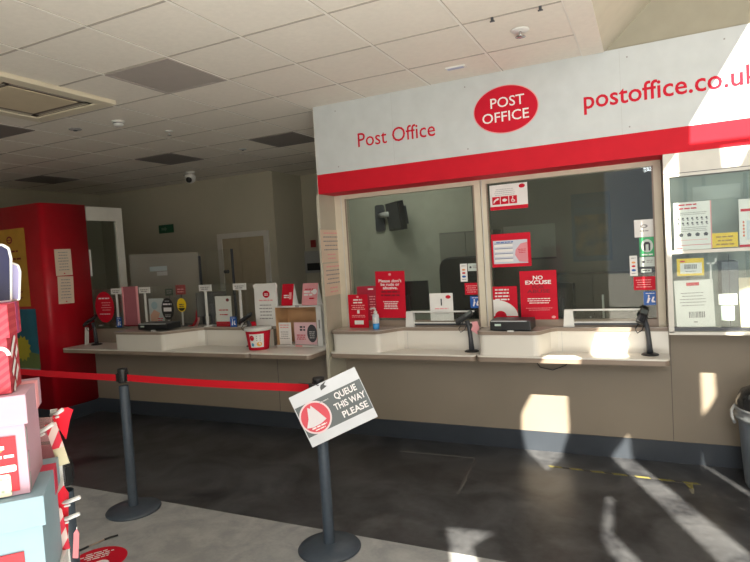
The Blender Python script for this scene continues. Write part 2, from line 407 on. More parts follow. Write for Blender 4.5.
# ------------------------------------------------------------------ red tower with posters
t = thing('display_tower', 'tall glossy red tower block with rounded corner at the left end of the counter', 'kiosk', (0, 0, 0))
pts = [(-6.3, WY+.03), (-8.3, WY+.03), (-8.3, 4.36)]
r = .065
for k in range(9): th = -PI/2+PI/2*k/8; pts.append((-6.3-r+r*math.cos(th), 4.36+r+r*math.sin(th)))
m = MB(); m.prism(pts, .155, 2.575, REDT, smooth=True); m.build('body', t)
m = MB(); m.prism([(x+.004 if x < -8 else x-.01, y+(.01 if y < 4.6 else -.01)) for x, y in pts], 0, .155, BASEB); m.build('plinth', t)

def notice(name, label, cat, x, y, z, w, h, paint, rz=0, base=WPAPER, tilt=0, group=None, rx=0, roll=0, th=.0015):
    """a flat printed sheet, local x across, z up from its lower edge, face to -y"""
    m = MB(); m.box(-w/2, w/2, -th, 0, 0, h, base); paint(m, w, h, -th-.0003)
    o = m.build(name, None, (x, y, z), (rx, roll, rz)); return tag(o, label, cat, group)
def p_typed(m, w, h, y):
    m.lines(0, h*.88, w*.72, h*.035, y, PINKINK, 1); m.lines(0, h*.76, w*.8, h*.035, y, GREYINK, 4, h*.13, seed=3); m.lines(0, h*.22, w*.5, h*.035, y, PINKINK, 2, h*.12, seed=5)
def p_typed_left(m, w, h, y):
    m.lines(0, h*.86, w*.66, h*.03, y, GREYINK, 7, h*.11, seed=9); m.ell(0, h*.08, w*.05, h*.02, y, REDP)
notice('notice_sheet', 'upper cream notice sheet taped to the side of the end fin', 'notice', FX+.004, 4.76, 1.70, .37, .305, p_typed, rz=PI/2, base=CREAM, group=None)
notice('notice_sheet', 'lower cream notice sheet taped to the side of the end fin', 'notice', FX+.004, 4.765, 1.385, .345, .305, p_typed, rz=PI/2, base=CREAM)
notice('notice_sheet', 'upper cream notice sheet taped to the red tower', 'notice', -6.298, 4.597, 1.72, .215, .315, p_typed_left, rz=PI/2, base=CREAM)
notice('notice_sheet', 'lower cream notice sheet taped slightly askew to the red tower', 'notice', -6.298, 4.592, 1.384, .205, .325, p_typed_left, rz=PI/2, base=CREAM, roll=.04)
MUST = mat('mustard poster', (.48, .25, .03), .6, noise=.1)
def p_must(m, w, h, y):
    m.ell(.08, h*.86, .055, .045, y, DKRED); m.ell(.08, h*.86, .035, .026, y-.0008, MUST); m.box(.03, .13, y-.002, y-.001, h*.855, h*.865, DKRED)
    m.lines(0, h*.70, w*.8, .022, y, DKRED, 2, .09, seed=2); m.plate(rrect(-.3, .22, h*.33, h*.56, .05), y-.001, y, mat('lilac print', (.36, .30, .40), .6))
    m.lines(0, h*.18, w*.7, .02, y, DKRED, 2, .07, seed=4)
notice('poster', 'large mustard poster on the front of the red tower', 'poster', -6.98, 4.358, 1.38, .74, .93, p_must, base=MUST)
TEAL = mat('teal poster', (.01, .12, .19), .5, noise=.2, nscale=3)
def p_teal(m, w, h, y):
    m.plate([(-w/2, 0), (w/2, 0), (w/2, h*.32), (-w/2, h*.42)], y-.0006, y, mat('olive print', (.14, .19, .06), .6))
    n = 26; m.plate([(.0+(.16 if k % 2 else .125)*math.cos(2*PI*k/n), h*.40+(.16 if k % 2 else .125)*math.sin(2*PI*k/n)) for k in range(n)], y-.0014, y-.0007, mat('sun yellow print', (.42, .36, .03), .6))
    m.box(-w/2, w/2, y-.002, y-.001, 0, h*.10, mat('pale print', (.3, .32, .30), .6))
notice('poster', 'teal and green poster with a yellow sun, behind the red striped box', 'poster', -6.83, 4.358, .56, .60, .79, p_teal, base=TEAL)

# staff doorway beside the tower
t = MB(); X = -6.3
t.box(X-.05, X, 4.96, 5.50, 2.385, 2.56, WFRAME)
t.box(X-.05, X, 5.40, 5.50, 0, 2.385, WFRAME); d = struct(t, 'door_1')
t = MB(); t.box(X-.03, X-.024, 4.96, 5.40, 0, 2.385, GL); p = t.build('pane', d); p['kind'] = 'structure'
t = MB(); t.box(X-.002, X+.012, 4.955, 4.972, 1.69, 2.02, WHITEP); p = t.build('push_plate', d); p['kind'] = 'structure'
# exit sign seen through it
m = MB(); m.box(-.16, .16, -.02, 0, 0, .14, mat('exit green', (.02, .10, .05), .5)); m.plate([(-.10, .05), (-.02, .05), (-.02, .03), (.03, .07), (-.02, .11), (-.02, .09), (-.10, .09)], -.0216, -.0205, mat('exit pale', (.12, .22, .15), .5))
tag(m.build('exit_sign', None, (-7.42, 7.385, 2.32)), 'dark green exit sign on the back wall seen through the white framed doorway', 'sign')

# back wall door
t = MB(); Y = 7.38
t.box(-6.315, -6.225, Y-.03, Y+.02, 0, 2.22, WFRAME); t.box(-5.40, -5.32, Y-.03, Y+.02, 0, 2.22, WFRAME); t.box(-6.225, -5.40, Y-.03, Y+.02, 2.14, 2.22, WFRAME)
d = struct(t, 'door_2')
DOORM = mat('door cream', (.42, .36, .25), .6)
for a, b in ((-6.222, -5.866), (-5.858, -5.403)):
    t = MB(); t.box(a, b, Y-.015, Y+.015, 0, 2.135, DOORM); p = t.build('door_leaf', d); p['kind'] = 'structure'
t = MB(); t.lathe([(0, 0), (.03, 0), (.03, .012), (.012, .02), (.012, .05), (.028, .055), (.028, .075), (0, .08)], DGREY, Matrix.Translation((-6.15, Y-.015, 1.61)) @ Matrix.Rotation(PI/2, 4, 'X')); p = t.build('door_knob', d); p['kind'] = 'structure'

# ------------------------------------------------------------------ acrylic screens on the left counter
t = thing('counter_screen', 'low clear acrylic screen standing along the dim left counter', 'screen', (0, 4.965, 1.064))
for a, b in ((-6.26, -5.27), (-5.265, -4.39), (-4.385, -3.58)):
    m = MB(); m.box(a, b, -.003, .003, 0, .465, GLC); m.build('pane', t)
for x in (-6.2, -5.3, -5.23, -4.42, -4.35, -3.62):
    m = MB(); m.box(x-.02, x+.02, -.02, .02, 0, .012, LGREY); m.build('foot', t)
t = thing('partition_screen', 'frosted partition screen with a rounded corner behind the left counter', 'screen', (0, 5.55, 0))
m = MB(); m.plate([(-6.28, 1.0), (-5.07, 1.0), (-5.07, 1.86)] + [(-5.12+.05*math.cos(a), 1.86+.05*math.sin(a)) for a in (.4, .8, 1.2, 1.57)] + [(-6.28, 1.94)], -.004, .004, GLF); m.build('panel', t)
m = MB(); m.box(-5.085, -5.06, -.012, .012, 1.0, 1.86, DGREY); m.box(-6.28, -5.1, -.006, .006, 1.0, 1.012, DGREY); m.build('post', t)
m = MB(); m.box(-5.92, -5.62, -.006, -.004, 1.70, 1.76, mat('pale blue reflect', (.42, .50, .52), .3)); m.box(-5.80, -5.62, -.006, -.004, 1.64, 1.69, LGREY); m.build('reflection_strip', t)  # pale strips on the panel, reflections put in as colour
t = thing('partition_screen', 'clear second partition screen right of the rounded frosted one', 'screen', (0, 5.6, 0))
m = MB(); m.box(-5.02, -4.60, -.003, .003, 1.0, 1.92, GLC); m.build('panel', t)
m = MB(); m.box(-4.61, -4.59, -.012, .012, 1.0, 1.92, DGREY); m.box(-5.02, -4.6, -.006, .006, 1.0, 1.012, DGREY); m.build('post', t)
# back office desk under those screens
t = thing('office_desk', 'grey staff worktop running behind the left counter screens', 'desk', (0, 0, 0))
m = MB(); m.box(-6.2, -3.62, 5.02, 5.7, .98, 1.0, TOPM); m.build('desk_top', t)
m = MB(); m.box(-6.2, -3.62, 5.66, 5.69, 0, .98, OFFW); m.build('back_panel', t)

# ------------------------------------------------------------------ items on the left counter
def pole_sign(x, label, z0=1.064, zt=1.456):
    t = thing('counter_sign', label, 'sign', (x, 4.915, z0), group=None)
    m = MB(); m.lathe([(0, 0), (.045, 0), (.045, .006), (.01, .010), (0, .010)], WHITEP, n=18); m.build('base', t)
    m = MB(); m.box(-.013, .013, -.006, .006, .008, .40, WHITEP); m.build('post', t)
    m = MB(); m.box(-.085, .085, -.006, .006, .392, .462, WHITEP); m.lines(0, .428, .13, .011, -.0063, GREYINK, 2, .02, seed=4); m.build('sign_plate', t)
pole_sign(-5.83, 'small white sign on a white post, first from the red tower')
pole_sign(-5.36, 'small white sign on a white post, between dusky pink panel and pale poster')
pole_sign(-4.44, 'small white sign on a white post, right of the dark monitor')
pole_sign(-3.965, 'small white sign on a white post, just left of the large white bag')
# rounded red poster in acrylic
m = MB(); m.box(-.175, .175, 0, .003, 0, .42, GLC)
pts = rrect(-.165, .165, .03, .34, .13) 
m.plate([(.165*math.cos(a)*(1 if abs(math.cos(a)) < .95 else 1), .20+.19*math.sin(a)) for a in [2*PI*k/32 for k in range(32)]], -.002, -.0005, REDP)
m.lines(0, .30, .2, .016, -.0022, WINK, 1, seed=3); m.lines(.03, .25, .18, .009, -.0022, PINKINK, 4, .03, seed=5); m.lines(0, .11, .2, .010, -.0022, WINK, 1, seed=7)
tag(m.build('poster', None, (-6.07, 4.93, 1.10)), 'rounded red poster on the clear screen next to the red tower', 'poster')
DUSK = mat('dusky pink', (.40, .13, .16), .6)
t = thing('display_board', 'tall dusky pink panel standing between two small white signs', 'display', (-5.625, 4.935, 1.066))
m = MB(); m.box(-.105, .105, -.004, .004, .01, .475, DUSK); m.build('panel', t)
m = MB(); m.box(-.125, -.105, -.01, .01, .0, .475, PINK); m.box(.105, .125, -.01, .01, 0, .475, PINK); m.box(-.125, .125, -.02, .02, 0, .012, DKRED); m.build('frame', t)
def p_pale(m, w, h, y):
    m.plate([(-.10, .02), (.0, .02), (.05, .12), (-.04, .16), (-.10, .10)], y-.0006, y, mat('peach print', (.55, .34, .26), .6)); m.ell(-.03, h*.72, .05, .045, y, mat('sky print', (.30, .42, .46), .6)); m.lines(.05, .05, .08, .01, y, REDP, 2, .02)
notice('poster', 'pale blue and peach poster behind the black card terminal on the left counter', 'poster', -5.19, 4.915, 1.10, .235, .29, p_pale, base=mat('pale aqua', (.45, .50, .50), .6))
def stand_oval(x, y, z, rx, rz, face, label, legs, painter, stem=.12):
    t = thing('oval_sign', label, 'sign', (x, y, z))
    m = MB(); m.box(-.05, .05, -.02, .02, 0, .006, BLACK); m.box(-.01, .01, -.003, .003, .006, stem, LGREY); m.build('stand', t)
    m = MB(); m.ell(0, stem+rz*.9, rx, rz, 0, face, th=.005); painter(m, stem+rz*.9); m.build('sign_face', t)
def pt_black(m, cz):
    m.lines(0, cz+.085, .07, .008, -.0055, LGREY, 1); m.lines(0, cz+.045, .13, .017, -.0055, WINK, 1, ragged=0, seed=2)
    m.text('TRUE', 0, cz-.035, .13, .05, -.006, WINK, bold=.01) if False else m.lines(0, cz-.03, .12, .045, -.0055, WINK, 1, ragged=0, seed=8)
    m.lines(0, cz-.075, .09, .009, -.0055, LGREY, 2, .018, seed=4)
stand_oval(-5.0, 4.90, 1.066, .093, .125, BLACK, 'black oval sign with white print on the left counter', True, pt_black, .09)
def pt_yel(m, cz):
    m.plate([(.058*math.cos(a), cz+.068*math.sin(a)) for a in [PI+.5+(PI-1.0)*k/12 for k in range(13)]], -.0062, -.0052, BLACK)
    m.lines(0, cz+.0, .07, .012, -.0055, DGREY, 2, .022)
stand_oval(-4.815, 4.93, 1.066, .066, .078, YEL, 'small yellow and black oval sign beside the black oval one', True, pt_yel, .17)
t = thing('flag_card', 'dark red card on a thin stem above the yellow oval sign', 'sign', (-4.90, 5.02, 1.0))
m = MB(); m.box(-.004, .004, -.003, .003, 0, .44, DGREY); m.box(-.05, .05, -.03, .03, 0, .006, DGREY); m.build('stem', t)
m = MB(); m.box(-.075, .075, -.005, -.003, .42, .53, mat('deep red card', (.30, .01, .02), .5)); m.lines(0, .475, .1, .012, -.0053, PINKINK, 2, .03); m.build('card', t)
t = thing('flag_card', 'dark green card on a thin stem left of the dark red card', 'sign', (-5.12, 5.06, 1.0))
m = MB(); m.box(-.004, .004, -.003, .003, 0, .42, DGREY); m.box(-.05, .05, -.03, .03, 0, .006, DGREY); m.build('stem', t)
m = MB(); m.box(-.062, .062, -.005, -.003, .41, .49, mat('deep green card', (.03, .06, .045), .5)); m.lines(0, .46, .08, .01, -.0053, GREYINK, 2, .025); m.build('card', t)

def monitor(x, y, z, rz, label, w=.42, h=.26, rx=0, stand=.12):
    t = thing('computer_monitor', label, 'monitor', (x, y, z), (0, 0, rz))
    m = MB(); m.box(-.10, .10, -.08, .08, 0, .012, BLACK, bevel=.003); m.build('base', t)
    m = MB(); m.box(-.025, .025, .015, .04, .01, stand+h*.5, DGREY); m.build('neck', t)
    m = MB(); m.box(-w/2, w/2, -.015, .015, stand, stand+h, BLACK, bevel=.004); q = m.build('casing', t)
    m = MB(); m.box(-w/2+.015, w/2-.015, -.0165, -.0155, stand+.02, stand+h-.015, DGREY); m.build('display', q)
monitor(-4.60, 5.18, 1.0, -2.3, 'dark computer monitor turned away behind the left counter', .34, .28, stand=.15)
def lanyard(x, y, z, label):
    m = MB(); m.tube([(0,0,.0),(.05,.0,.01),(.14,-.01,.03),(.20,-.01,.10),(.21,0,.20),(.24,.02,.25)], .016, REDP)
    m.tube([(.20,-.02,.03),(.24,-.02,.10),(.23,-.01,.18)], .012, PINK)
    tag(m.build('ribbon', None, (x, y, z)), label, 'ribbon')
lanyard(-4.96, 5.10, 1.016, 'loose red ribbon trailing past the dark monitor behind the left screen')

def card_reader(x, y, rz, label, tag_m=None, lean=1, h=.27, k=.8, hz=0):
    t = thing('card_reader', label, 'card reader', (x, y, .864), (0, 0, rz))
    m = MB(); m.lathe([(0, 0), (.062, 0), (.062, .006), (.05, .012), (.02, .016), (0, .016)], BLACK, n=24); m.build('base', t)
    m = MB(); m.tube([(0, 0, .01), (-.004, 0, .10), (-.012, 0, .20), (-.03, 0, h)], [.024, .019, .018, .02], DGREY, 12); m.build('stem', t)
    M = Matrix.Translation((-.045, -.02, h+.03)) @ Matrix.Rotation(hz, 4, 'Z') @ Matrix.Scale(k, 4) @ Matrix.Rotation(-.55, 4, 'Y') @ Matrix.Rotation(.5, 4, 'X')
    m = MB(); m.box(-.11, .10, -.042, .042, -.016, .016, BLACK, M, bevel=.008); q = m.build('handset', t)
    m = MB()
    for i in range(4):
        for j in range(3): m.box(-.085+i*.02, -.073+i*.02, -.027+j*.02, -.013+j*.02, .016, .019, DGREY, M)
    m.build('keypad', q)
    m = MB(); m.box(.02, .085, -.032, .032, .016, .018, mat('lcd grey', (.10, .12, .12), .2), M); m.build('display', q)
    m = MB(); m.tube([(-.06, .0, h-.01), (-.10, -.02, h-.07), (-.085, -.02, h-.10), (-.05, -.01, h-.08), (-.03, 0, h-.03)], .004, BLACK, 6); m.build('cable', t)
    if tag_m:
        m = MB(); m.plate([(-.03, -.02), (.03, -.06), (.045, .0), (.03, .055), (-.02, .05), (-.01, .015)], -.002, .002, tag_m, Matrix.Translation((.035, -.03, h-.06))); m.build('paper_tag', t)
    return t
card_reader(-6.05, 4.76, .3, 'black card reader on a stand beside the red tower', k=.95)
card_reader(-3.80, 4.85, .2, 'black card reader on a stand just behind the red and white bucket', REDP)
card_reader(-1.41, 4.78, .1, 'black card reader with a pink tag between the two windows', PINK)
card_reader(-.025, 4.78, .15, 'black card reader at the right end of the counter below the blue sticker', hz=1.15, k=.75)
# white angled stand behind the reader near the tower
m = MB(); m.plate([(-.03, 0), (-.005, 0), (.02, .20), (.0, .21)], -.02, .02, WHITEP)
tag(m.build('leaflet_wedge', None, (-6.21, 4.76, .866)), 'thin white wedge holder between the red tower and its card reader', 'holder')

def blue_tag(x, y, z, w, h, label, rz=0):
    m = MB(); m.box(-w/2, w/2, -.002, 0, 0, h, BLUE)
    m.ell(-w*.12, h*.68, w*.07, h*.07, -.0022, WINK); m.plate([(-w*.28, h*.18), (-w*.16, h*.14), (w*.0, h*.5), (-w*.16, h*.62)], -.003, -.0022, WINK)
    m.plate([(w*.10, h*.2), (w*.34, h*.2), (w*.34, h*.3), (w*.2, h*.34), (w*.3, h*.6), (w*.18, h*.62), (w*.06, h*.34)], -.003, -.0022, WINK)
    m.lines(0, h*.84, w*.7, h*.05, -.0022, WINK, 1)
    tag(m.build('sticker', None, (x, y, z), (0, 0, rz)), label, 'sticker')
blue_tag(-5.71, 4.82, 1.066, .085, .12, 'small blue hearing loop card on the counter left of the pink panel')
blue_tag(-4.035, 4.86, 1.066, .085, .11, 'small blue hearing loop card between menu stand and bucket')
blue_tag(-1.393, WY-.002, 1.224, .095, .105, 'blue hearing loop sticker low on the left window')
blue_tag(-.008, WY-.002, 1.228, .095, .105, 'blue hearing loop sticker low on the right window')

def terminal(x, y, z, w, d, h, label, rz=0):
    t = thing('label_printer', label, 'printer', (x, y, z), (0, 0, rz))
    m = MB(); m.box(-w/2, w/2, -d/2, d/2, .01, h, BLACK, bevel=.006); m.build('casing', t)
    m = MB(); m.box(-w/2+.004, w/2-.004, -d/2+.01, d/2, h, h+.006, DGREY); m.box(-w/2+.01, w/2-.03, -d/2, -d/2+.008, h-.004, h+.004, LGREY); m.build('lid', t)
    m = MB(); m.box(-w/2+.04, -w/2+.09, -d/2-.003, -d/2, h*.55, h*.75, mat('pale mint', (.5, .62, .55), .4)); m.build('badge', t)
    m = MB(); m.box(-.02, .03, -d/2-.012, -d/2+.01, 0, .012, WHITEP); m.build('paper_slot', t)
terminal(-1.03, 4.70, 1.064, .325, .22, .085, 'black cash drawer style printer on the ledge below the no excuse poster')
terminal(-4.90, 4.66, 1.064, .42, .20, .075, 'low black printer on the ledge of the dim left counter', .05)

def p_menu(m, w, h, y):
    m.ell(w*.28, h*.87, .022, .018, y, DKRED); m.lines(0, h*.52, w*.6, .013, y, REDP, 2, .05, seed=3); m.box(-w/2, w/2, y-.001, y, 0, h*.16, REDP)
t = thing('menu_stand', 'white leaflet with a red foot in a clear stand, left of the blue card', 'sign', (-4.19, 4.90, 1.066))
m = MB(); m.box(-.11, .11, -.0015, 0, .01, .33, WPAPER); p_menu(m, .22, .33, -.002); m.build('leaflet', t)
m = MB(); m.box(-.125, .125, -.006, -.004, 0, .42, GLC); m.box(-.125, .125, -.05, .03, 0, .004, GLC); m.build('holder', t)

# charity bucket
t = thing('charity_bucket', 'red and white collection bucket on the worktop of the left counter', 'bucket', (-3.60, 4.70, .864), (0, 0, .58))
t.scale = (.84, .84, 1.04)
m = MB(); m.lathe([(0, 0), (.118, 0), (.122, .01), (.150, .19), (.142, .19), (.114, .012), (0, .012)], REDP, n=40); m.build('tub', t)
m = MB(); m.lathe([(.150, .185), (.162, .187), (.164, .208), (.155, .215), (0, .212)], WHITEP, n=40); m.build('lid', t)
m = MB()
N = 16
def bpt(u, z, e=.002):
    a = -PI/2+u; r_ = .122+(.150-.122)*(z-.01)/.18+e; return (r_*math.cos(a), r_*math.sin(a), z)
for k in range(N):
    u0 = -.72+1.25*k/N; u1 = -.72+1.25*(k+1)/N; m.sheet([bpt(u0, .03), bpt(u1, .03), bpt(u1, .16), bpt(u0, .16)], WPAPER)
def bell(u, z, ru, rz, mt, e):
    m.sheet([bpt(u+ru*math.cos(2*PI*k/20), z+rz*math.sin(2*PI*k/20), e) for k in range(20)], mt)
bell(-.50, .122, .20, .027, REDP, .0035); bell(-.48, .057, .13, .018, mat('sky blue print', (.05, .32, .50), .5), .0035); bell(.12, .062, .24, .022, mat('orange print', (.80, .45, .10), .5), .0035)
for z in (.135, .115, .095): m.sheet([bpt(-.12, z, .0035), bpt(.25, z, .0035), bpt(.25, z+.008, .0035), bpt(-.12, z+.008, .0035)], GREYINK)
m.build('wrap_label', t)

# big white paper bag / poster
t = thing('paper_bag', 'large white printed bag standing between the white sign and the wooden box', 'bag', (-3.645, 4.93, 1.066))
t.scale = (.91, 1, 1)
m = MB(); pts = [(-.15, 0), (.155, 0), (.160, .20), (.155, .38), (.165, .42), (.15, .45), (.0, .445), (-.13, .448), (-.165, .43), (-.15, .39), (-.155, .2)]
m.plate(pts, -.012, .012, WPAPER); m.build('bag', t, bevel=.004)
m = MB(); m.ell(.02, .335, .048, .038, -.0145, REDP); m.lines(.02, .335, .05, .008, -.0155, WINK, 2, .014); m.build('logo', t)
m = MB(); m.lines(.01, .265, .19, .013, -.0135, PINKINK, 1, ragged=0); m.lines(0, .215, .2, .011, -.0135, GREYINK, 5, .035, seed=6); m.build('print', t)
# wooden display box
t = thing('display_box', 'open plywood box on its side holding leaflets, right end of the left counter', 'box', (-3.245, 4.87, .865))
w, h, d = .50, .41, .22
m = MB(); m.box(-w/2, w/2, d-.012, d, 0, h, OAK); m.build('back', t)
m = MB(); m.box(-w/2, -w/2+.012, 0, d-.012, .012, h-.012, OAK); m.build('side', t)
m = MB(); m.box(w/2-.012, w/2, .0, d-.012, .012, h-.012, WHITEP); m.box(w/2-.001, w/2+.05, -.005, .0, .0, h, WHITEP); m.box(w/2+.015, w/2+.03, -.0062, -.005, h*.45, h*.66, GREYINK); m.build('side', t)
m = MB(); m.box(-w/2, w/2, 0, d-.012, h-.012, h, WHITEP); m.box(-.0, .045, -.004, 0, h-.014, h+.008, GREYINK); m.build('top', t)
m = MB(); m.box(-w/2, w/2, -.01, d-.012, 0, .012, WHITEP); m.box(-.02, .06, -.013, -.01, .0, .014, PINKINK); m.build('bottom', t)
def p_l1(m, w, h, y):
    m.lines(0, h*.86, w*.7, .010, y, PINKINK, 2, .024); m.lines(0, h*.55, w*.7, .007, y, GREYINK, 4, .022, seed=5)
notice('leaflet', 'white leaflet standing inside the plywood box', 'leaflet', -3.415, 4.90, .880, .165, .225, p_l1)
def p_l2(m, w, h, y):
    m.ell(w*.30, h*.5, w*.22, h*.40, y, INK, th=.0008); m.lines(w*.30, h*.55, w*.26, .009, y-.001, LGREY, 4, .020)
    m.lines(-w*.12, h*.75, w*.25, .018, y, INK, 2, .03, seed=4); m.lines(-w*.2, h*.4, w*.4, .009, y, REDP, 3, .02)
notice('leaflet', 'pink leaflet with a black oval inside the plywood box', 'leaflet', -3.17, 4.91, .880, .265, .225, p_l2, base=mat('soft pink paper', (.75, .50, .54), .6))
def tent(x, y, z, w, h, face, label, rz, painter):
    t = thing('tent_card', label, 'card', (x, y, z), (0, 0, rz))
    m = MB(); m.sheet([(-w/2, -.05, 0), (w/2, -.05, 0), (w/2, 0, h), (-w/2, 0, h)], face); m.sheet([(-w/2, -.0475, 0), (w/2, -.0475, 0), (w/2, .002, h-.002), (-w/2, .002, h-.002)], WPAPER)
    m.build('front_panel', t)
    m = MB(); m.sheet([(-w/2, .06, 0), (w/2, .06, 0), (w/2, .003, h), (-w/2, .003, h)], WPAPER); m.sheet([(w/2, -.05, 0), (w/2, .06, 0), (w/2, 0, h)], WPAPER); m.build('back_panel', t)
    m = MB(); M = Matrix.Translation((0, -.05, 0)) @ Matrix.Rotation(-math.atan2(.05, h), 4, 'X'); painter(m, w, h, M); m.build('print', t)
tent(-3.38, 4.97, 1.277, .14, .22, REDP, 'red tent card with a white side on top of the plywood box', -.0, lambda m, w, h, M: (m.lines(-.01, h*.45, w*.5, .012, -.001, WINK, 2, .02, M=M), m.box(.02, .05, -.002, -.001, h*.3, h*.62, PINKINK, M)))
tent(-3.11, 4.97, 1.277, .18, .22, PINK, 'pink tent card on top of the plywood box', 0, lambda m, w, h, M: (m.lines(0, h*.72, w*.7, .009, -.001, REDP, 1, M=M), m.lines(-.02, h*.58, w*.6, .018, -.001, WINK, 2, .03, M=M), m.ell(.055, h*.62, .028, .028, -.0015, WINK, M), m.lines(.03, h*.28, w*.4, .014, -.001, REDP, 1, M=M)))

# ------------------------------------------------------------------ window posters
GY = WY-.0005+.005   # outer glass face
def wn(name, label, cat, x, z, w, h, paint, base=WPAPER, roll=0, y=GY, rx=0): return notice(name, label, cat, x, y, z, w, h, paint, base=base, roll=roll, rx=rx)
def p_rude(m, w, h, y):
    m.ell(0, h*.93, .014, .012, y, PINKINK); m.text("Please don't", 0, h*.765, w*.78, .026, y, WINK, bold=.02); m.text('be rude or', 0, h*.69, w*.64, .026, y, WINK, bold=.02); m.text('abusive.', 0, h*.615, w*.5, .026, y, WINK, bold=.02)
    m.lines(0, h*.54, w*.66, .016, y, DKRED, 2, .032, seed=3); m.lines(0, h*.34, w*.55, .007, y, WINK, 5, .016, seed=4)
wn('poster', "large red please don't be rude or abusive poster standing in the left window", 'poster', -2.185, 1.150, .297, .435, p_rude, base=REDP, roll=.02, y=4.86)
def p_r2(m, w, h, y):
    m.ell(0, h*.93, .012, .009, y, PINKINK); m.lines(0, h*.82, w*.6, .012, y, WINK, 2, .026, seed=2); m.lines(0, h*.66, w*.72, .008, y, PINKINK, 3, .018, seed=4)
    m.box(-.012, .012, y-.001, y, h*.43, h*.53, WINK); m.lines(0, h*.36, w*.7, .006, y, PINKINK, 2, .014); m.box(-w*.22, w*.24, y-.001, y, h*.10, h*.22, WPAPER)
wn('poster', 'small red poster with a white box, standing left of the sanitiser bottle', 'poster', -2.495, 1.066, .205, .315, p_r2, base=REDP, y=4.80)
def p_r3(m, w, h, y): m.lines(w*.2, h*.9, w*.3, .014, y, WINK, 1); m.lines(w*.25, h*.7, w*.3, .01, y, PINKINK, 8, .025)
wn('poster', 'red poster mostly hidden behind the small red poster and the large one', 'poster', -2.44, 1.10, .21, .35, p_r3, base=mat('rose red', (.42, .02, .05), .5), y=4.895)
# sanitiser
t = thing('sanitiser_bottle', 'clear pump bottle with blue gel on the ledge of the left window', 'bottle', (-2.285, 4.73, 1.064))
m = MB(); m.lathe([(0, 0), (.027, 0), (.030, .005), (.030, .055), (0, .055)], mat('blue gel', (.05, .32, .75), .2)); m.build('gel', t)
m = MB(); m.lathe([(.031, .054), (.031, .12), (.026, .138), (.012, .145), (0, .145)], mat('clear bottle', (.62, .66, .70), .15)); m.build('body', t)
m = MB(); m.lathe([(0, .145), (.016, .145), (.016, .165), (.006, .168), (.006, .19), (0, .19)], WHITEP, n=16); m.tube([(0, 0, .19), (-.02, -.01, .192), (-.045, -.02, .185)], .006, WHITEP); m.build('pump', t)
m = MB(); m.sheet([(.0316*math.cos(a), .0316*math.sin(a), .065) for a in (-2.2,)]+[(.0316*math.cos(a), .0316*math.sin(a), .065) for a in (-1.9, -1.6, -1.3, -1.0)]+[(.0316*math.cos(a), .0316*math.sin(a), .11) for a in (-1.0, -1.3, -1.6, -1.9, -2.2)], WPAPER); m.build('bottle_label', t)
# small strips on windows
def p_strip(m, w, h, y):
    m.lines(0, h*.86, w*.6, .006, y, GREYINK, 1); m.ell(0, h*.66, w*.25, h*.05, y, mat('orange dot', (.75, .3, .08), .5)); m.ell(0, h*.48, w*.25, h*.05, y, REDP); m.ell(0, h*.28, w*.28, h*.06, y, BLUE); m.lines(0, h*.1, w*.6, .006, y, GREYINK, 1)
wn('sticker', 'narrow white strip sticker with coloured dots on the left window', 'sticker', -1.488, 1.46, .064, .158, p_strip)
wn('sticker', 'narrow white strip sticker with coloured dots on the right window', 'sticker', -.118, 1.458, .055, .158, p_strip)
def p_key(m, w, h, y): m.ell(-w*.25, h*.5, .010, .010, y, INK); m.lines(w*.15, h*.6, w*.4, .006, y, GREYINK, 2, .014)
GRN2 = mat('pale grey green', (.55, .62, .58), .5)
wn('sticker', 'pale grey card with a black dot high on the right edge of the left window', 'sticker', -1.40, 1.551, .098, .066, p_key, base=GRN2)
def p_reds(m, w, h, y): m.lines(-w*.05, h*.72, w*.75, .006, y, PINKINK, 4, .018, seed=4)
wn('sticker', 'red oblong sticker on the left window above the blue one', 'sticker', -1.417, 1.343, .138, .103, p_reds, base=REDP)
def p_white(m, w, h, y):
    m.ell(w*.30, h*.86, .024, .016, y, REDP); m.box(-.006, .006, y-.001, y, h*.55, h*.8, INK); m.lines(0, h*.42, w*.6, .010, y, PINKINK, 1); m.lines(0, h*.3, w*.6, .005, y, LGREY, 2, .014)
wn('notice_sheet', 'white notice with a small red oval standing in the left window hatch', 'notice', -1.70, 1.118, .218, .247, p_white, y=4.89)
# window 2
def p_acc(m, w, h, y):
    m.ell(w*.36, h*.88, .026, .017, y, REDP); m.lines(-w*.1, h*.80, w*.6, .005, y, LGREY, 4, .016, seed=2)
    m.box(-w/2, w/2, y-.001, y, 0, h*.14, REDP)
    for k in range(3):
        x0 = -w*.44+k*.072; m.box(x0, x0+.066, y-.001, y, h*.22, h*.22+.066, REDP)
        cx = x0+.033; cz = h*.22+.033; Y2 = y-.0012
        if k == 0:
            m.plate([(cx-.025, cz-.02), (cx-.018, cz-.02), (cx+.0, cz+.0), (cx+.02, cz+.006), (cx+.024, cz+.018), (cx+.015, cz+.022), (cx-.005, cz+.012), (cx-.02, cz+.0)], Y2-.0005, Y2, WINK)
        elif k == 1: m.ell(cx, cz, .018, .013, Y2, WINK); m.box(cx+.01, cx+.022, Y2-.0006, Y2, cz-.004, cz+.004, WINK)
        else:
            n = 16; ring = [(cx+.016*math.cos(a), cz-.006+.016*math.sin(a)) for a in [2.2+4.4*j/n for j in range(n+1)]]
            m.plate(ring+[(cx+.011*math.cos(a), cz-.006+.011*math.sin(a)) for a in reversed([2.2+4.4*j/n for j in range(n+1)])], Y2-.0006, Y2, WINK)
            m.plate([(cx-.006, cz+.016), (cx, cz+.016), (cx+.003, cz-.003), (cx+.014, cz-.004), (cx+.018, cz-.016), (cx+.013, cz-.018), (cx+.009, cz-.009), (cx-.004, cz-.009)], Y2-.0006, Y2, WINK)
            m.ell(cx-.002, cz+.023, .005, .005, Y2, WINK, n=12)
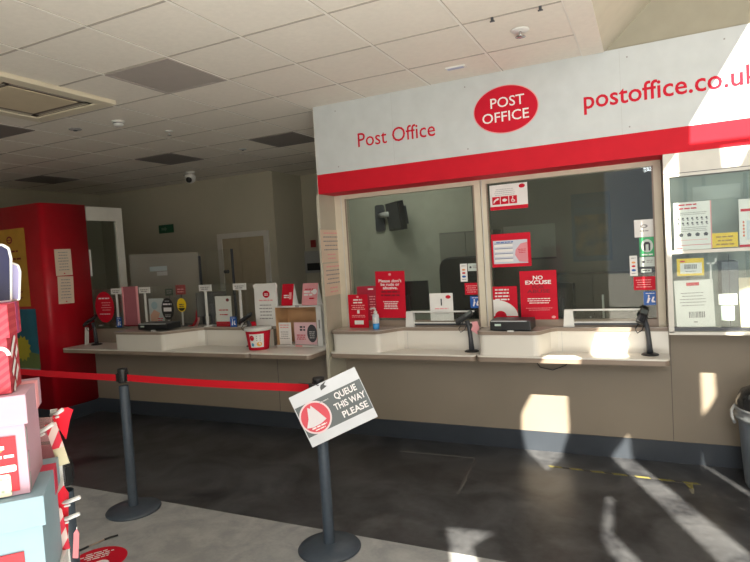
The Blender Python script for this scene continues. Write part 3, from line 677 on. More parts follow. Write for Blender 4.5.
wn('notice_sheet', 'white notice with three red access symbols at the top of the right window', 'notice', -1.062, 2.061, .318, .213, p_acc)
def p_tab(m, w, h, y):
    m.box(-w*.45, w*.42, y-.001, y, h*.1, h*.80, mat('pale lilac', (.60, .62, .70), .6))
    for k in range(4): m.box(-w*.42, w*.05, y-.0017, y-.0011, h*(.16+.15*k), h*(.24+.15*k), WPAPER); m.box(-w*.42, w*.05, y-.0017, y-.0011, h*(.245+.15*k), h*(.265+.15*k), mat('dusk blue', (.12, .16, .28), .6))
    m.lines(-w*.15, h*.73, w*.45, .008, y-.001, BLUE, 1); pk = mat('salmon print', (.70, .26, .30), .6)
    m.plate([(w*.42, h*.12), (w*.42, h*.72), (w*.25, h*.68), (w*.12, h*.5), (w*.10, h*.35), (w*.2, h*.15)], y-.0017, y-.0011, pk); m.lines(w*.28, h*.5, w*.2, .005, y-.002, REDP, 3, .014)
wn('poster', 'red framed opening hours table on the right window, above the no excuse poster', 'poster', -1.064, 1.572, .333, .285, p_tab, base=REDP)
def p_noex(m, w, h, y):
    m.text('NO', 0, h*.82, w*.27, .030, y, WINK, bold=.03); m.text('EXCUSE', 0, h*.725, w*.70, .030, y, WINK, bold=.03)
    m.text('FOR', 0, h*.635, w*.32, .026, y, DKRED, bold=.02); m.text('ABUSE', 0, h*.545, w*.62, .028, y, DKRED, bold=.02)
    m.lines(0, h*.42, w*.62, .007, y, WINK, 3, .018, ragged=.15); m.lines(0, h*.23, w*.75, .004, y, PINKINK, 2, .016); m.ell(w*.38, h*.05, .016, .011, y, PINKINK)
wn('poster', 'red no excuse for abuse poster in the right window', 'poster', -.848, 1.122, .30, .41, p_noex, base=REDP, y=4.90)
def p_pod(m, w, h, y):
    m.lines(-w*.1, h*.88, w*.6, .012, y, WINK, 4, .028, seed=7)
    m.plate([(-w/2, h*.10)]+[(-w*.45+w*.95*math.cos(a)-.0, h*.10+h*.50*math.sin(a)) for a in [k*PI/2/10 for k in range(11)]]+[(-w/2, h*.60)], y-.001, y, WPAPER)
    m.plate([(w*.0+.05*math.cos(a)-.04, h*.1+.045*math.sin(a)) for a in [PI*k/12 for k in range(13)]], y-.002, y-.0012, REDP)
wn('poster', 'red poster with a pale arc, low at the left edge of the right window', 'poster', -1.133, 1.125, .214, .283, p_pod, base=REDP, y=4.905)
def p_s1(m, w, h, y): m.ell(0, h*.62, .026, .014, y, GREYINK); m.ell(0, h*.62, .012, .008, y-.001, WPAPER); m.lines(0, h*.32, w*.45, .008, y, GREYINK, 1)
wn('sticker', 'square white sticker, topmost of the column on the right window', 'sticker', -.034, 1.756, .138, .135, p_s1)
def p_green(m, w, h, y):
    m.ell(0, h*.55, w*.40, h*.34, y, GRN2); m.plate([(-.022, h*.3), (-.010, h*.3), (-.010, h*.62), (.010, h*.62), (.010, h*.3), (.022, h*.3), (.024, h*.66), (.012, h*.76), (-.012, h*.76), (-.024, h*.66)], y-.0016, y-.001, INK); m.lines(0, h*.06, w*.7, .010, y, WINK, 1, ragged=0)
wn('sticker', 'green sticker with a dark arch shape on the right window', 'sticker', -.018, 1.606, .108, .148, p_green, base=GREEN)
wn('sticker', 'pale green card with a black dot below the green sticker', 'sticker', -.020, 1.527, .108, .074, p_key, base=GRN2)
def p_slot(m, w, h, y): m.box(-w*.42, w*.42, y-.001, y, h*.2, h*.8, GRN2); m.lines(0, h*.45, w*.6, .008, y-.001, INK, 1)
wn('sticker', 'small dark framed sticker above the red oblong one on the right window', 'sticker', -.030, 1.473, .088, .044, p_slot, base=DGREY)
wn('sticker', 'red oblong sticker near the bottom of the right window', 'sticker', -.042, 1.346, .160, .104, p_reds, base=REDP)

# transaction hatches
def hatch(x0, x1, label):
    t = thing('transaction_tray', label, 'tray', (0, 4.885, 1.066))
    m = MB(); m.plate([(x0, 0), (x0+.085, 0), (x0+.075, .14), (x0+.012, .14)], -.03, .02, WHITEP); m.build('end_block', t)
    m = MB(); m.box(x0+.07, x1, -.012, .0, .128, .142, WHITEP); m.build('top_rail', t)
    m = MB(); m.box(x0+.08, x1, -.012, .0, .012, .028, DGREY); m.box(x0+.08, x1, -.014, .0, .03, .04, WHITEP); m.build('bottom_rail', t)
    m = MB(); m.box(x0+.08, x1, -.006, -.003, .04, .128, GLC); m.build('shield', t)
hatch(-2.045, -1.40, 'clear pass-through hatch with a white end block in the left window')
hatch(-.655, -.06, 'clear pass-through hatch with a white end block in the right window')

# ------------------------------------------------------------------ wall cabinet at the right
t = thing('notice_cabinet', 'white framed glass notice cabinet on the wall right of the windows', 'cabinet', (0, 4.6, 0))
x0, x1 = .105, 1.55; MIR = mat('cabinet inside', (.34, .40, .36), .6, noise=.2, nscale=2)
m = MB(); m.box(x0, x1, 0, .30, 2.19, 2.329, WFRAME); m.box(x0-.001, x1, -.002, 0, 2.186, 2.19, DGREY); m.build('header', t)
m = MB(); m.prism([(x0, .0), (x0+.035, .0), (x0+.035, .30), (x0, .30)], 1.06, 2.186, WFRAME); m.box(x1-.035, x1, 0, .3, 1.06, 2.186, WFRAME)
m.box(x0+.035, x1-.035, 0, .02, 2.165, 2.186, WFRAME); m.box(x0, x1-.035, 0, .30, 1.045, 1.068, WFRAME); m.build('frame', t)
m = MB(); m.box(x0+.035, x1-.035, .29, .30, 1.068, 2.18, MIR)
for xa in (.24, .36, .62, .66): m.box(xa, xa+.025, .285, .29, 1.068, 2.17, mat('green grey bar', (.24, .31, .28), .5))
m.box(.30, .60, .283, .29, 2.0, 2.10, mat('green grey pane', (.42, .48, .45), .5)); m.build('back_panel', t)
m = MB(); m.box(x0+.03, x1-.035, 0.003, .29, 1.622, 1.645, WFRAME); m.build('shelf', t)
m = MB(); m.box(x0+.035, x1-.035, -.004, .004, 1.075, 1.10, DGREY); m.build('sill_seal', t)
m = MB(); m.box(x0+.035, x1-.035, .005, .010, 1.09, 2.165, GLCAB); m.build('glass', t)
m = MB(); m.box(.445, .545, .04, .29, 1.28, 1.55, mat('slate upright', (.10, .12, .14), .5)); m.box(.487, .491, .038, .04, 1.10, 1.60, DGREY); m.build('divider', t)
CY = 4.6+.022
def cn(name, label, cat, x, z, w, h, paint, base=WPAPER, roll=0, rx=0, y=CY): return notice(name, label, cat, x, y, z, w, h, paint, base=base, roll=roll, rx=rx)
def p_proh(m, w, h, y):
    m.lines(-w*.12, h*.93, w*.5, .010, y, REDP, 2, .026, ragged=.1); m.lines(0, h*.77, w*.8, .004, y, GREYINK, 2, .012)
    for r_, n in ((.66, 7), (.56, 7)):
        for k in range(n): m.ell(-w*.38+k*w*.125, h*r_, .007, .007, y, INK, n=8); m.box(-w*.39+k*w*.125, -w*.38+k*w*.125+.009, y-.001, y, h*r_-.016, h*r_-.008, GREYINK)
    m.lines(0, h*.46, w*.8, .004, y, GREYINK, 3, .012)
    for k in range(4): m.plate([(-w*.36+k*w*.22, h*.28), (-w*.36+k*w*.22+.02, h*.28), (-w*.36+k*w*.22+.024, h*.33), (-w*.36+k*w*.22+.01, h*.36), (-w*.36+k*w*.22-.004, h*.33)], y-.001, y, INK)
    m.lines(0, h*.2, w*.8, .004, y, PINKINK, 1); m.box(-w*.48, w*.48, y-.001, y, h*.095, h*.105, REDP); m.box(-w*.48, -w*.3, y-.001, y, h*.03, h*.05, REDP); m.box(w*.47, w*.5, y-.001, y, 0, h, PINKINK)
cn('poster', 'white poster of small black pictograms on the upper shelf of the cabinet', 'poster', .277, 1.647, .232, .335, p_proh)
def p_yel(m, w, h, y): m.lines(0, h*.68, w*.8, .010, y, mat('brown ink', (.35, .20, .02), .6), 3, .026, ragged=.5, seed=3)
cn('card_sign', 'yellow card on the upper shelf between two white posters', 'sign', .469, 1.652, .153, .100, p_yel, base=YEL)
def p_parc(m, w, h, y):
    m.lines(-w*.1, h*.74, w*.7, .018, y, REDP, 1, ragged=0); m.box(-w*.3, w*.5, y-.001, y, h*.15, h*.55, mat('pale blue print', (.60, .66, .74), .6)); m.box(-w/2, w/2, y-.001, y, 0, h*.05, REDP)
    for k in range(5): m.ell(-w*.38, h*(.52-.07*k), .006, .008, y, mat('orange red print', (.7, .15, .05), .6), n=8)
cn('poster', 'white poster with red heading and blue panel at the right of the upper shelf', 'poster', .662, 1.647, .215, .325, p_parc)
def p_bar(m, w, h, y, n=16, cx=0, cz=.4, bw=.5, bh=.2, seed=1):
    rnd = random.Random(seed); x = cx*w-bw*w/2
    while x < cx*w+bw*w/2: ww = rnd.uniform(.0018, .005); m.box(x, x+ww, y-.001, y, h*cz, h*(cz+bh), INK); x += ww+rnd.uniform(.002, .005)
def p_yb(m, w, h, y): m.box(-w*.38, w*.42, y-.0008, y, h*.14, h*.74, WPAPER); p_bar(m, w, h, y-.001, cz=.4, bw=.45, bh=.26, seed=4); m.lines(0, h*.24, w*.4, .005, y-.001, GREYINK, 1); m.box(-w*.38, -w*.2, y-.001, y, h*.80, h*.88, REDP)
cn('card_sign', 'yellow bordered barcode card on the lower shelf of the cabinet', 'sign', .254, 1.463, .168, .123, p_yb, base=YEL)
def p_c2(m, w, h, y):
    m.box(-w*.18, w*.15, y-.001, y, h*.88, h*.95, REDP); m.lines(-.01, h*.72, w*.7, .005, y, GREYINK, 5, .022, seed=5); p_bar(m, w, h, y, cz=.20, bw=.42, bh=.13, seed=6, cx=.05); m.lines(0, h*.10, w*.1, .008, y, GREYINK, 1)
cn('notice_sheet', 'large white barcode notice leaning at the bottom of the cabinet', 'notice', .277, 1.098, .240, .335, p_c2, roll=-.03)
def p_plain(m, w, h, y): m.lines(-w*.1, h*.6, w*.3, .006, y, LGREY, 2, .016)
cn('card_sign', 'blank white card in the cabinet above the pale green one', 'card', .474, 1.254, .112, .076, p_plain)
cn('card_sign', 'pale green white card standing at the bottom of the cabinet', 'card', .472, 1.146, .080, .100, lambda m, w, h, y: m.lines(0, h*.8, w*.6, .004, y, LGREY, 1), base=mat('mint white', (.62, .74, .68), .6))
cn('notice_sheet', 'cream notice in the lower cabinet at the right edge of the photo', 'notice', .665, 1.10, .235, .34, lambda m, w, h, y: (m.lines(-.03, h*.7, w*.5, .006, y, GREYINK, 8, .022, seed=8)), base=mat('cream sheet', (.62, .55, .42), .7), roll=-.02)
m = MB(); m.box(-.03, .03, -.006, 0, .0, .012, WHITEP); m.box(.018, .03, -.006, 0, 0, .04, WHITEP); m.box(-.012, -.002, -.006, 0, -.13, .012, WHITEP); 
tag(m.build('price_clip', None, (.385, CY, 1.54)), 'white plastic clip hanging inside the cabinet beside the yellow bordered card', 'clip')

# ------------------------------------------------------------------ office interior behind the windows
t = thing('wall_monitor', 'grey monitor on a round wall bracket seen through the left window', 'monitor', (-3.16, 6.95, 2.22))
m = MB(); m.plate(rrect(-.10, .03, -.18, .17, .03), -.03, 0, DGREY); m.build('wall_plate', t)
m = MB(); m.tube([(-.03, -.02, .03), (.05, -.10, .03), (.16, -.16, .03)], .035, LGREY); m.build('arm', t)
M = Matrix.Translation((.27, -.22, .0)) @ Matrix.Rotation(-.75, 4, 'Z') @ Matrix.Rotation(.12, 4, 'X')
m = MB(); m.box(-.20, .20, -.03, .05, -.19, .17, BLACK, M, bevel=.01); m.box(-.13, .13, .05, .11, -.13, .10, DGREY, M); q = m.build('casing', t)
m = MB(); m.box(-.18, .18, -.032, -.031, -.16, .15, DGREY, M); m.build('display', q)
t = thing('office_desk', 'pale staff desk just behind the two glazed windows', 'desk', (0, 0, 0))
m = MB(); m.box(-2.7, .09, 5.01, 5.75, .98, 1.01, mat('desk beech', (.50, .38, .26), .4)); m.build('desk_top', t)
m = MB(); m.box(-2.7, .09, 5.70, 5.72, 0, .98, OFFW); m.build('back_panel', t)
monitor(-2.27, 5.50, 1.01, PI+.1, 'black monitor behind the please do not be rude poster', .44, .30, stand=.14)
monitor(-.72, 5.45, 1.01, PI-.9, 'black tilted monitor to the right of the no excuse poster', .34, .28, stand=.10)
# office chair
t = thing('office_chair', 'black high-backed office chair behind the left window', 'chair', (-1.93, 6.15, 0))
m = MB(); m.plate(rrect(-.27, .27, .95, 1.66, .13), .15, .24, BLACK); m.build('backrest', t, bevel=.02)
m = MB(); m.prism(rrect(-.25, .25, -.25, .2, .08), .46, .56, BLACK); m.build('seat', t, bevel=.02)
m = MB(); m.box(-.03, .03, .19, .25, .45, 1.0, DGREY); m.build('back_bar', t)
m = MB(); m.tube([(0, 0, .08), (0, 0, .46)], .03, DGREY, 12); m.build('gas_lift', t)
for k in range(5):
    a = 2*PI*k/5; m = MB(); m.tube([(0, 0, .10), (.29*math.cos(a), .29*math.sin(a), .07)], [.026, .016], BLACK); m.tube([(.29*math.cos(a), .29*math.sin(a)-.02, .03), (.29*math.cos(a), .29*math.sin(a)+.02, .03)], .03, BLACK, 12); m.build('leg', t)
# wall pictures and boards
def p_dark(m, w, h, y): m.lines(0, h*.85, w*.8, .03, y, mat('dim blue ink', (.06, .10, .13), .6), 2, .08); m.box(-w*.42, w*.42, y-.001, y, h*.08, h*.68, mat('dim map print', (.03, .07, .10), .6, noise=.4, nscale=7, col2=(.16, .13, .06)))
notice('poster', 'dim blue poster on the office wall seen through the right window', 'poster', -.585, 6.945, 1.52, .42, .77, p_dark, base=mat('dim blue paper', (.06, .09, .11), .6))
notice('whiteboard', 'pale grey board on the office wall behind the right window', 'board', -1.28, 6.945, 1.58, .60, .40, lambda m, w, h, y: m.box(-w/2, w/2, y-.002, y, -.01, .012, DGREY), base=mat('board grey', (.24, .25, .22), .5))
t = thing('office_cabinet', 'tall grey cabinet against the office wall seen through the left window', 'cabinet', (-1.92, 6.7, 0))
CABG = mat('cabinet grey', (.17, .17, .15), .6)
m = MB(); m.box(-.32, .32, -.2, .22, 0, 1.95, CABG); m.build('carcass', t)
for s_ in (-1, 1):
    m = MB(); m.box(min(0, s_*.315)+.003, max(0, s_*.315)-.003, -.215, -.2, .05, 1.93, mat('cabinet door grey', (.22, .22, .19), .5)); q = m.build('door', t)
    m = MB(); m.box(s_*.03-.008, s_*.03+.008, -.235, -.215, 1.0, 1.15, DGREY); m.build('handle', q)
t = thing('office_cabinet', 'dark office cupboard against the wall behind the right window', 'cabinet', (-.35, 6.7, 0))
m = MB(); m.box(-.75, .9, -.2, .22, 0, 1.40, mat('cupboard brown', (.07, .06, .05), .6)); m.build('carcass', t)
for k in range(3):
    m = MB(); m.box(-.74+k*.55, -.21+k*.55, -.215, -.2, .05, 1.38, mat('cupboard door', (.085, .075, .06), .5)); q = m.build('door', t)
    m = MB(); m.box(-.25+k*.55, -.235+k*.55, -.235, -.215, .8, .95, LGREY); m.build('handle', q)
t = thing('weighing_scale', 'white parcel scale with a thin post behind the right window hatch', 'scale', (-.38, 5.25, 1.01))
m = MB(); m.box(-.16, .18, -.12, .12, 0, .05, WHITEP, bevel=.008); m.build('base', t)
m = MB(); m.tube([(.0, .08, .05), (.0, .08, .27)], .009, WHITEP); m.build('post', t)
t = thing('desk_telephone', 'dark desk telephone left of the no excuse poster inside the right window', 'telephone', (-1.13, 5.35, 1.01))
m = MB(); m.box(-.12, .12, -.09, .09, 0, .06, DGREY, bevel=.01); m.build('base', t)
m = MB(); m.tube([(-.09, -.07, .09), (-.09, -.03, .10), (-.09, .03, .10), (-.09, .07, .09)], [.024, .015, .015, .024], BLACK, 10); m.build('handset', t)
# intercom panel on the recess wall
t = thing('wall_panel', 'white wall panel with a dark screen in the far recess', 'panel', (-5.0, 8.195, 1.5))
m = MB(); m.box(-.19, .13, -.03, 0, 0, .36, mat('panel off white', (.34, .34, .33), .5)); m.build('board', t)
m = MB(); m.box(-.14, .10, -.045, -.03, .04, .16, BLACK); m.build('display', t)
m = MB(); m.box(-.05, .03, -.04, 0, .42, .54, mat('alarm red', (.30, .02, .02), .5)); m.build('alarm', t)

# ------------------------------------------------------------------ ceiling fittings
def vent(x, y, label, mt=VENT):
    t = thing('ceiling_vent', label, 'vent', (x, y, H), group='square ceiling vents')
    m = MB(); 
    for a, b, c_, d_ in ((-.295, .295, -.295, -.275), (-.295, .295, .275, .295), (-.295, -.275, -.275, .275), (.275, .295, -.275, .275)): m.box(a, b, c_, d_, -.010, 0, mt)
    m.build('frame', t)
    m = MB(); m.box(-.275, .275, -.275, .275, -.006, -.001, mt)
    m.build('grille', t)
    return t
VL = mat('vent mid grey', (.40, .36, .33), .7)
vent(-3.096, 3.206, 'mid grey square ceiling vent nearest the camera', VL)
vent(-3.72, 5.606, 'dark square ceiling vent beside the end of the fascia sign')
vent(-5.48, 5.606, 'dark square ceiling vent left of the security camera')
vent(-7.87, 5.606, 'dark square ceiling vent above the red tower, farthest left')
vent(-5.50, 3.33, 'dark square ceiling vent left of the air conditioning cassette, cut by the left edge')
t = thing('air_conditioner', 'large cream ceiling cassette air conditioner at the left', 'air conditioner', (-4.33, 2.93, H))
ACM = mat('cassette cream', (.70, .64, .50), .5); ACD = mat('cassette slot', (.16, .13, .10), .6)
m = MB(); s_ = .475
for q in range(4):
    M = Matrix.Rotation(q*PI/2, 4, 'Z'); m.prism([(-s_, -s_), (s_, -s_), (s_-.11, -s_+.11), (-s_+.11, -s_+.11)], -.035, 0, ACM, M)
m.build('surround', t, bevel=.006)
for q in range(4):
    M = Matrix.Rotation(q*PI/2, 4, 'Z'); m = MB(); m.box(-.36, .36, -.365, -.28, -.022, -.002, ACD, M); m.box(-.30, .30, -.35, -.338, -.0235, -.020, ACM, M); m.box(-.30, .30, -.325, -.313, -.0235, -.020, BARG, M); m.build('air_slot', t)
m = MB(); m.box(-.275, .275, -.275, .275, -.026, -.004, mat('cassette grille', (.62, .53, .38), .6)); m.build('return_grille', t, bevel=.006)
t = thing('smoke_detector', 'round white smoke detector beside the cassette air conditioner', 'detector', (-4.38, 3.87, H))
m = MB(); m.lathe([(0, 0), (.055, 0), (.055, -.012), (.05, -.016), (0, -.016)], WHITEP); m.build('base', t)
m = MB(); m.lathe([(.047, -.016), (.045, -.038), (.03, -.05), (0, -.052)], WHITEP); m.lathe([(.049, -.022), (.049, -.028)], DGREY); m.build('sensor', t)
def sprinkler(x, y, label, mt=CHROME, s=1):
    t = thing('sprinkler_head', label, 'sprinkler', (x, y, H))
    m = MB(); m.lathe([(0, 0), (.04*s, 0), (.036*s, -.006), (.015*s, -.010), (0, -.010)], WHITEP, n=20); m.build('escutcheon', t)
    m = MB(); m.tube([(0, 0, -.008), (0, 0, -.04)], .008, mt); m.lathe([(0, -.04), (.022*s, -.041), (.022*s, -.044), (0, -.045)], mt, n=16); m.build('deflector', t)
sprinkler(-4.347, 4.461, 'small sprinkler head between the smoke detector and the end of the sign')
sprinkler(-.697, 3.812, 'sprinkler head nearest the bulkhead above the postal web address', s=1.5)
def disc(x, y, label, w=.05, mt=LGREY):
    t = thing('ceiling_sensor', label, 'sensor', (x, y, H))
    m = MB(); m.lathe([(0, 0), (w, 0), (w*.95, -.008), (w*.5, -.012), (0, -.012)], mt, n=20); m.build('base', t)
    m = MB(); m.lathe([(0, -.012), (w*.35, -.012), (w*.3, -.02), (0, -.022)], DGREY, n=14); m.build('lens', t)
disc(-4.92, 3.834, 'flat grey ceiling sensor left of the smoke detector', .06, GREYINK)
disc(-4.414, 5.72, 'small grey ceiling sensor between the two far vents', .045)
t = thing('ceiling_sensor', 'small rectangular white sensor on the ceiling above the oval logo', 'sensor', (-1.27, 4.28, H))
m = MB(); m.box(-.075, .075, -.03, .03, -.010, 0, WHITEP); m.build('base', t)
m = MB(); m.box(-.06, .06, -.02, .01, -.014, -.010, mat('bluish lens', (.35, .38, .55), .3)); m.build('lens', t)
for k, (x, y, lb) in enumerate([(-.80, 3.50, 'small metal hanging clip on the ceiling grid, left of the sprinkler'), (-.52, 3.50, 'small metal hanging clip on the ceiling grid, nearer the bulkhead')]):
    m = MB(); m.box(-.008, .008, -.004, .004, -.025, -.002, DGREY); m.box(-.014, .014, -.006, .006, -.029, -.024, DGREY)
    tag(m.build('ceiling_clip', None, (x, y, H)), lb, 'clip', 'hanging clips on the ceiling grid')
t = thing('security_camera', 'white dome security camera hanging from the ceiling near the back wall', 'camera', (-6.07, 6.58, H))
m = MB(); m.lathe([(0, 0), (.07, 0), (.07, -.02), (.04, -.03), (0, -.03)], WHITEP); m.box(-.12, -.04, -.01, .01, -.05, -.03, LGREY); m.build('mount', t)
m = MB(); m.lathe([(.03, -.03), (.075, -.05), (.08, -.09), (.07, -.13), (.04, -.16), (0, -.17)], WHITEP); m.build('housing', t)
m = MB(); bmesh.ops.create_icosphere(m.bm, subdivisions=3, radius=.045, matrix=Matrix.Translation((.02, -.05, -.12))); m.mi(BLACK)
for f in m.bm.faces: f.smooth = True
m.build('lens', t)

# ------------------------------------------------------------------ queue stanchions and belt
def stanchion(x, y, label, h=1.045, tilt=0):
    t = thing('queue_stanchion', label, 'stanchion', (x, y, 0), group='slate grey queue stanchions')
    m = MB(); m.lathe([(0, 0), (.188, 0), (.19, .008), (.182, .018), (.10, .030), (.045, .038), (0, .038)], STAN, n=48); m.build('base', t)
    m = MB(); m.lathe([(.034, .036), (.034, h-.13)], STAN, n=24); m.build('pole', t)
    m = MB(); m.lathe([(.034, h-.105), (.0365, h-.10), (.0365, h-.010), (.034, h-.003), (0, h)], BLACK, n=24)
    for q in range(4):
        M = Matrix.Rotation(q*PI/2, 4, 'Z'); m.box(.034, .040, -.012, .012, h-.095, h-.03, BLACK, M)
    m.build('belt_head', t); return t
stanchion(-3.455, 2.91, 'slate grey queue stanchion with the belt passing both ways, left of the queue sign')
stanchion(-1.803, 2.900, 'slate grey queue stanchion carrying the queue this way please sign')
stanchion(-2.085, 1.44, 'slate grey queue stanchion hidden mostly behind the pale blue gift box', h=1.04)
def belt(x0, y0, x1, y1, z, sag, label):
    m = MB(); n = 16; top = []; d = Vector((x1-x0, y1-y0)).normalized(); nrm = Vector((-d.y, d.x))*.0012
    for k in range(n+1):
        u = k/n; x = x0+(x1-x0)*u; y = y0+(y1-y0)*u; zz = z-sag*4*u*(1-u); top.append((x, y, zz))
    for a, b in zip(top, top[1:]):
        for s_ in (-1, 1):
            m.sheet([(a[0]+nrm.x*s_, a[1]+nrm.y*s_, a[2]-.024), (b[0]+nrm.x*s_, b[1]+nrm.y*s_, b[2]-.024), (b[0]+nrm.x*s_, b[1]+nrm.y*s_, b[2]+.024), (a[0]+nrm.x*s_, a[1]+nrm.y*s_, a[2]+.024)], BELT)
    m.box(-.012, .012, -.006, .006, -.028, .028, BLACK, Matrix.Translation((x1-d.x*.012, y1-d.y*.012, z)) @ Matrix.Rotation(math.atan2(d.y, d.x), 4, 'Z'))
    tag(m.build('barrier_belt', None), label, 'belt')
belt(-3.41, 2.91, -1.848, 2.90, .975, .008, 'red retractable belt between the two visible stanchions')
belt(-5.35, 2.97, -3.50, 2.912, .970, .004, 'red retractable belt running left in front of the red tower')

# queue sign board
cam_yaw = .4473
t = thing('queue_sign', 'white and grey queue this way please board hung crookedly on the stanchion', 'sign', (-1.648, 2.790, .900), (0, -math.radians(21.5), cam_yaw+.05))
m = MB(); m.box(-.205, .205, 0, .004, -.158, .158, mat('sign white', (.62, .64, .68), .5)); m.build('board', t)
SG = mat('sign grey', (.10, .115, .12), .5)
m = MB(); m.box(-.200, .202, -.001, 0, -.100, .086, SG); q = m.build('grey_band', t)
m = MB()
m.text('QUEUE', .098, .036, .135, .036, -.0015, WINK, bold=.02); m.text('THIS WAY', .100, -.022, .190, .036, -.0015, WINK, bold=.02); m.text('PLEASE', .108, -.080, .155, .036, -.0015, WINK, bold=.02)
m.build('lettering', q)
m = MB(); m.lines(-.035, .055, .06, .006, -.0012, LGREY, 1, ragged=0); m.build('small_print', q)
m = MB(); m.ell(-.115, -.008, .092, .096, -.0012, mat('pale rose print', (.75, .62, .64), .6)); m.ell(-.115, -.008, .082, .086, -.0022, mat('faded red print', (.66, .07, .10), .6))
m.plate([(-.185, -.045), (-.155, .0), (-.135, .062), (-.122, .050), (-.112, .066), (-.085, .012), (-.062, -.040), (-.10, -.052), (-.15, -.055)], -.0036, -.003, mat('worn white print', (.70, .66, .69), .6))
m.lines(-.115, -.066, .09, .008, -.003, WINK, 1, ragged=0, seed=3); m.lines(-.115, -.080, .06, .006, -.003, WINK, 1, ragged=0); m.build('roundel', q)
m = MB(); m.plate([(-.022, .118), (.018, .128), (.006, .140), (.022, .155), (-.012, .146), (-.02, .135)], -.004, .006, BLACK); m.tube([(-.02, .0, .15), (-.06, .0, .175), (-.12, .01, .21)], .002, BLACK, 5); m.tube([(-.02, .0, .15), (-.08, .01, .155)], .002, BLACK, 5); m.build('cable_tie', t)

# ------------------------------------------------------------------ bin
t = thing('swing_bin', 'grey plastic bin with a black swing lid at the right edge', 'bin', (.755, 4.60, 0))
BING = mat('bin grey', (.16, .19, .23), .45)
m = MB(); m.lathe([(0, 0), (.205, 0), (.215, .02), (.245, .46), (.245, .48), (0, .48)], BING, n=40); m.build('body', t)
m = MB(); m.lathe([(.245, .47), (.265, .475), (.268, .50), (.258, .505), (.262, .54), (.266, .545), (.262, .56), (.25, .56)], mat('bin rim', (.22, .24, .26), .3), n=40); m.build('rim', t)
m = MB(); m.lathe([(.26, .545), (.255, .60), (.225, .66), (.15, .70), (0, .715)], mat('bin lid black', (.02, .022, .025), .18), n=40); m.build('lid', t)
m = MB(); m.tube([(-.267, -.02, .44), (-.285, -.04, .49), (-.285, -.03, .53), (-.262, 0, .56)], .010, LGREY); m.build('handle', t)

# ------------------------------------------------------------------ floor marks
t = MB()
YT = mat('yellow tape', (.46, .41, .07), .7, noise=.4, nscale=60, col2=(.12, .11, .06)); BT = mat('black tape', (.045, .045, .045), .7)
x = -.785; k = 0
while x < .20:
    l = .10 if k % 2 == 0 else .055; y = 4.575-.05*(x+.785)
    t.prism([(x+.02, y-.014), (x+l+.02, y-.014), (x+l, y+.014), (x, y+.014)], 0, .0012, YT if k % 2 == 0 else BT); x += l; k += 1
t.prism([(.17, 4.50), (.215, 4.50), (.215, 4.43), (.19, 4.43)], 0, .0014, YT); t.prism([(.185, 4.42), (.22, 4.43), (.215, 4.34), (.20, 4.34)], 0, .0012, mat('worn tape', (.22, .21, .16), .7))
tag(t.build('floor_tape'), 'worn yellow and black hazard tape on the dark floor in front of the right counter', 'tape')
m = MB(); PT = mat('tape residue', (.14, .14, .135), .6)
m.prism([(-2.05, 4.57), (-1.38, 4.585), (-1.38, 4.600), (-2.05, 4.588)], 0, .0010, PT); m.prism([(-1.385, 4.55), (-1.36, 4.55), (-1.285, 3.85), (-1.305, 3.85)], 0, .0008, mat('tape residue faint', (.085, .085, .085), .6))
tag(m.build('tape_residue'), 'pale line of old tape residue on the dark floor', 'tape')
m = MB(); m.lathe([(0, .0015), (.165, .0015), (.165, 0)], REDP, n=48, smooth=False)
Mf = Matrix.Rotation(cam_yaw, 4, 'Z') @ Matrix(((1,0,0,0),(0,0,-1,0),(0,1,0,0),(0,0,0,1)))
Mf = Matrix.Rotation(.42+.28, 4, 'Z') @ Matrix(((1,0,0,0),(0,0,1,.0),(0,0,0,0),(0,0,0,1)))
def ftxt(s, z0, w, h):
    # text laid flat on the floor sticker
    Mx = Matrix.Rotation(.95, 4, 'Z') @ Matrix(((1,0,0,0),(0,0,1,0),(0,-1,0,.0012),(0,0,0,1)))
    m.lines(0, z0, w, h, 0, WINK, 1, M=Mx, ragged=0, seed=int(abs(z0)*1000)+3)
for z0, w in ((.10, .12), (.075, .19), (.05, .15), (.025, .12)): ftxt('', z0, w, .012)
m.lathe([(0, .0022), (.05, .0022), (.05, .001)], WINK, Matrix.Translation((.055, -.03, 0)), n=20, smooth=False)
tag(m.build('floor_sticker', None, (-3.085, 2.31, 0)), 'round red floor sticker with white print behind the gift boxes', 'sticker')
m = MB(); m.tube([(-3.30, 2.33, .006), (-3.285, 2.40, .008)], .007, BLACK); m.tube([(-3.285, 2.40, .008), (-3.265, 2.47, .010), (-3.262, 2.50, .008)], .005, mat('tan strip', (.35, .28, .22), .6)); m.tube([(-3.262, 2.50, .008), (-3.248, 2.54, .008), (-3.225, 2.575, .007)], .007, BLACK)
tag(m.build('torn_strap', None), 'thin black and tan torn strap lying above the round floor sticker', 'strap')
m = MB(); m.tube([(-.92, 4.90, .80), (-.86, 4.89, .72), (-.76, 4.89, .70), (-.66, 4.90, .74), (-.60, 4.90, .80)], .004, BLACK, 6)
tag(m.build('loose_cable', None), 'thin dark cable looping below the right counter', 'cable')

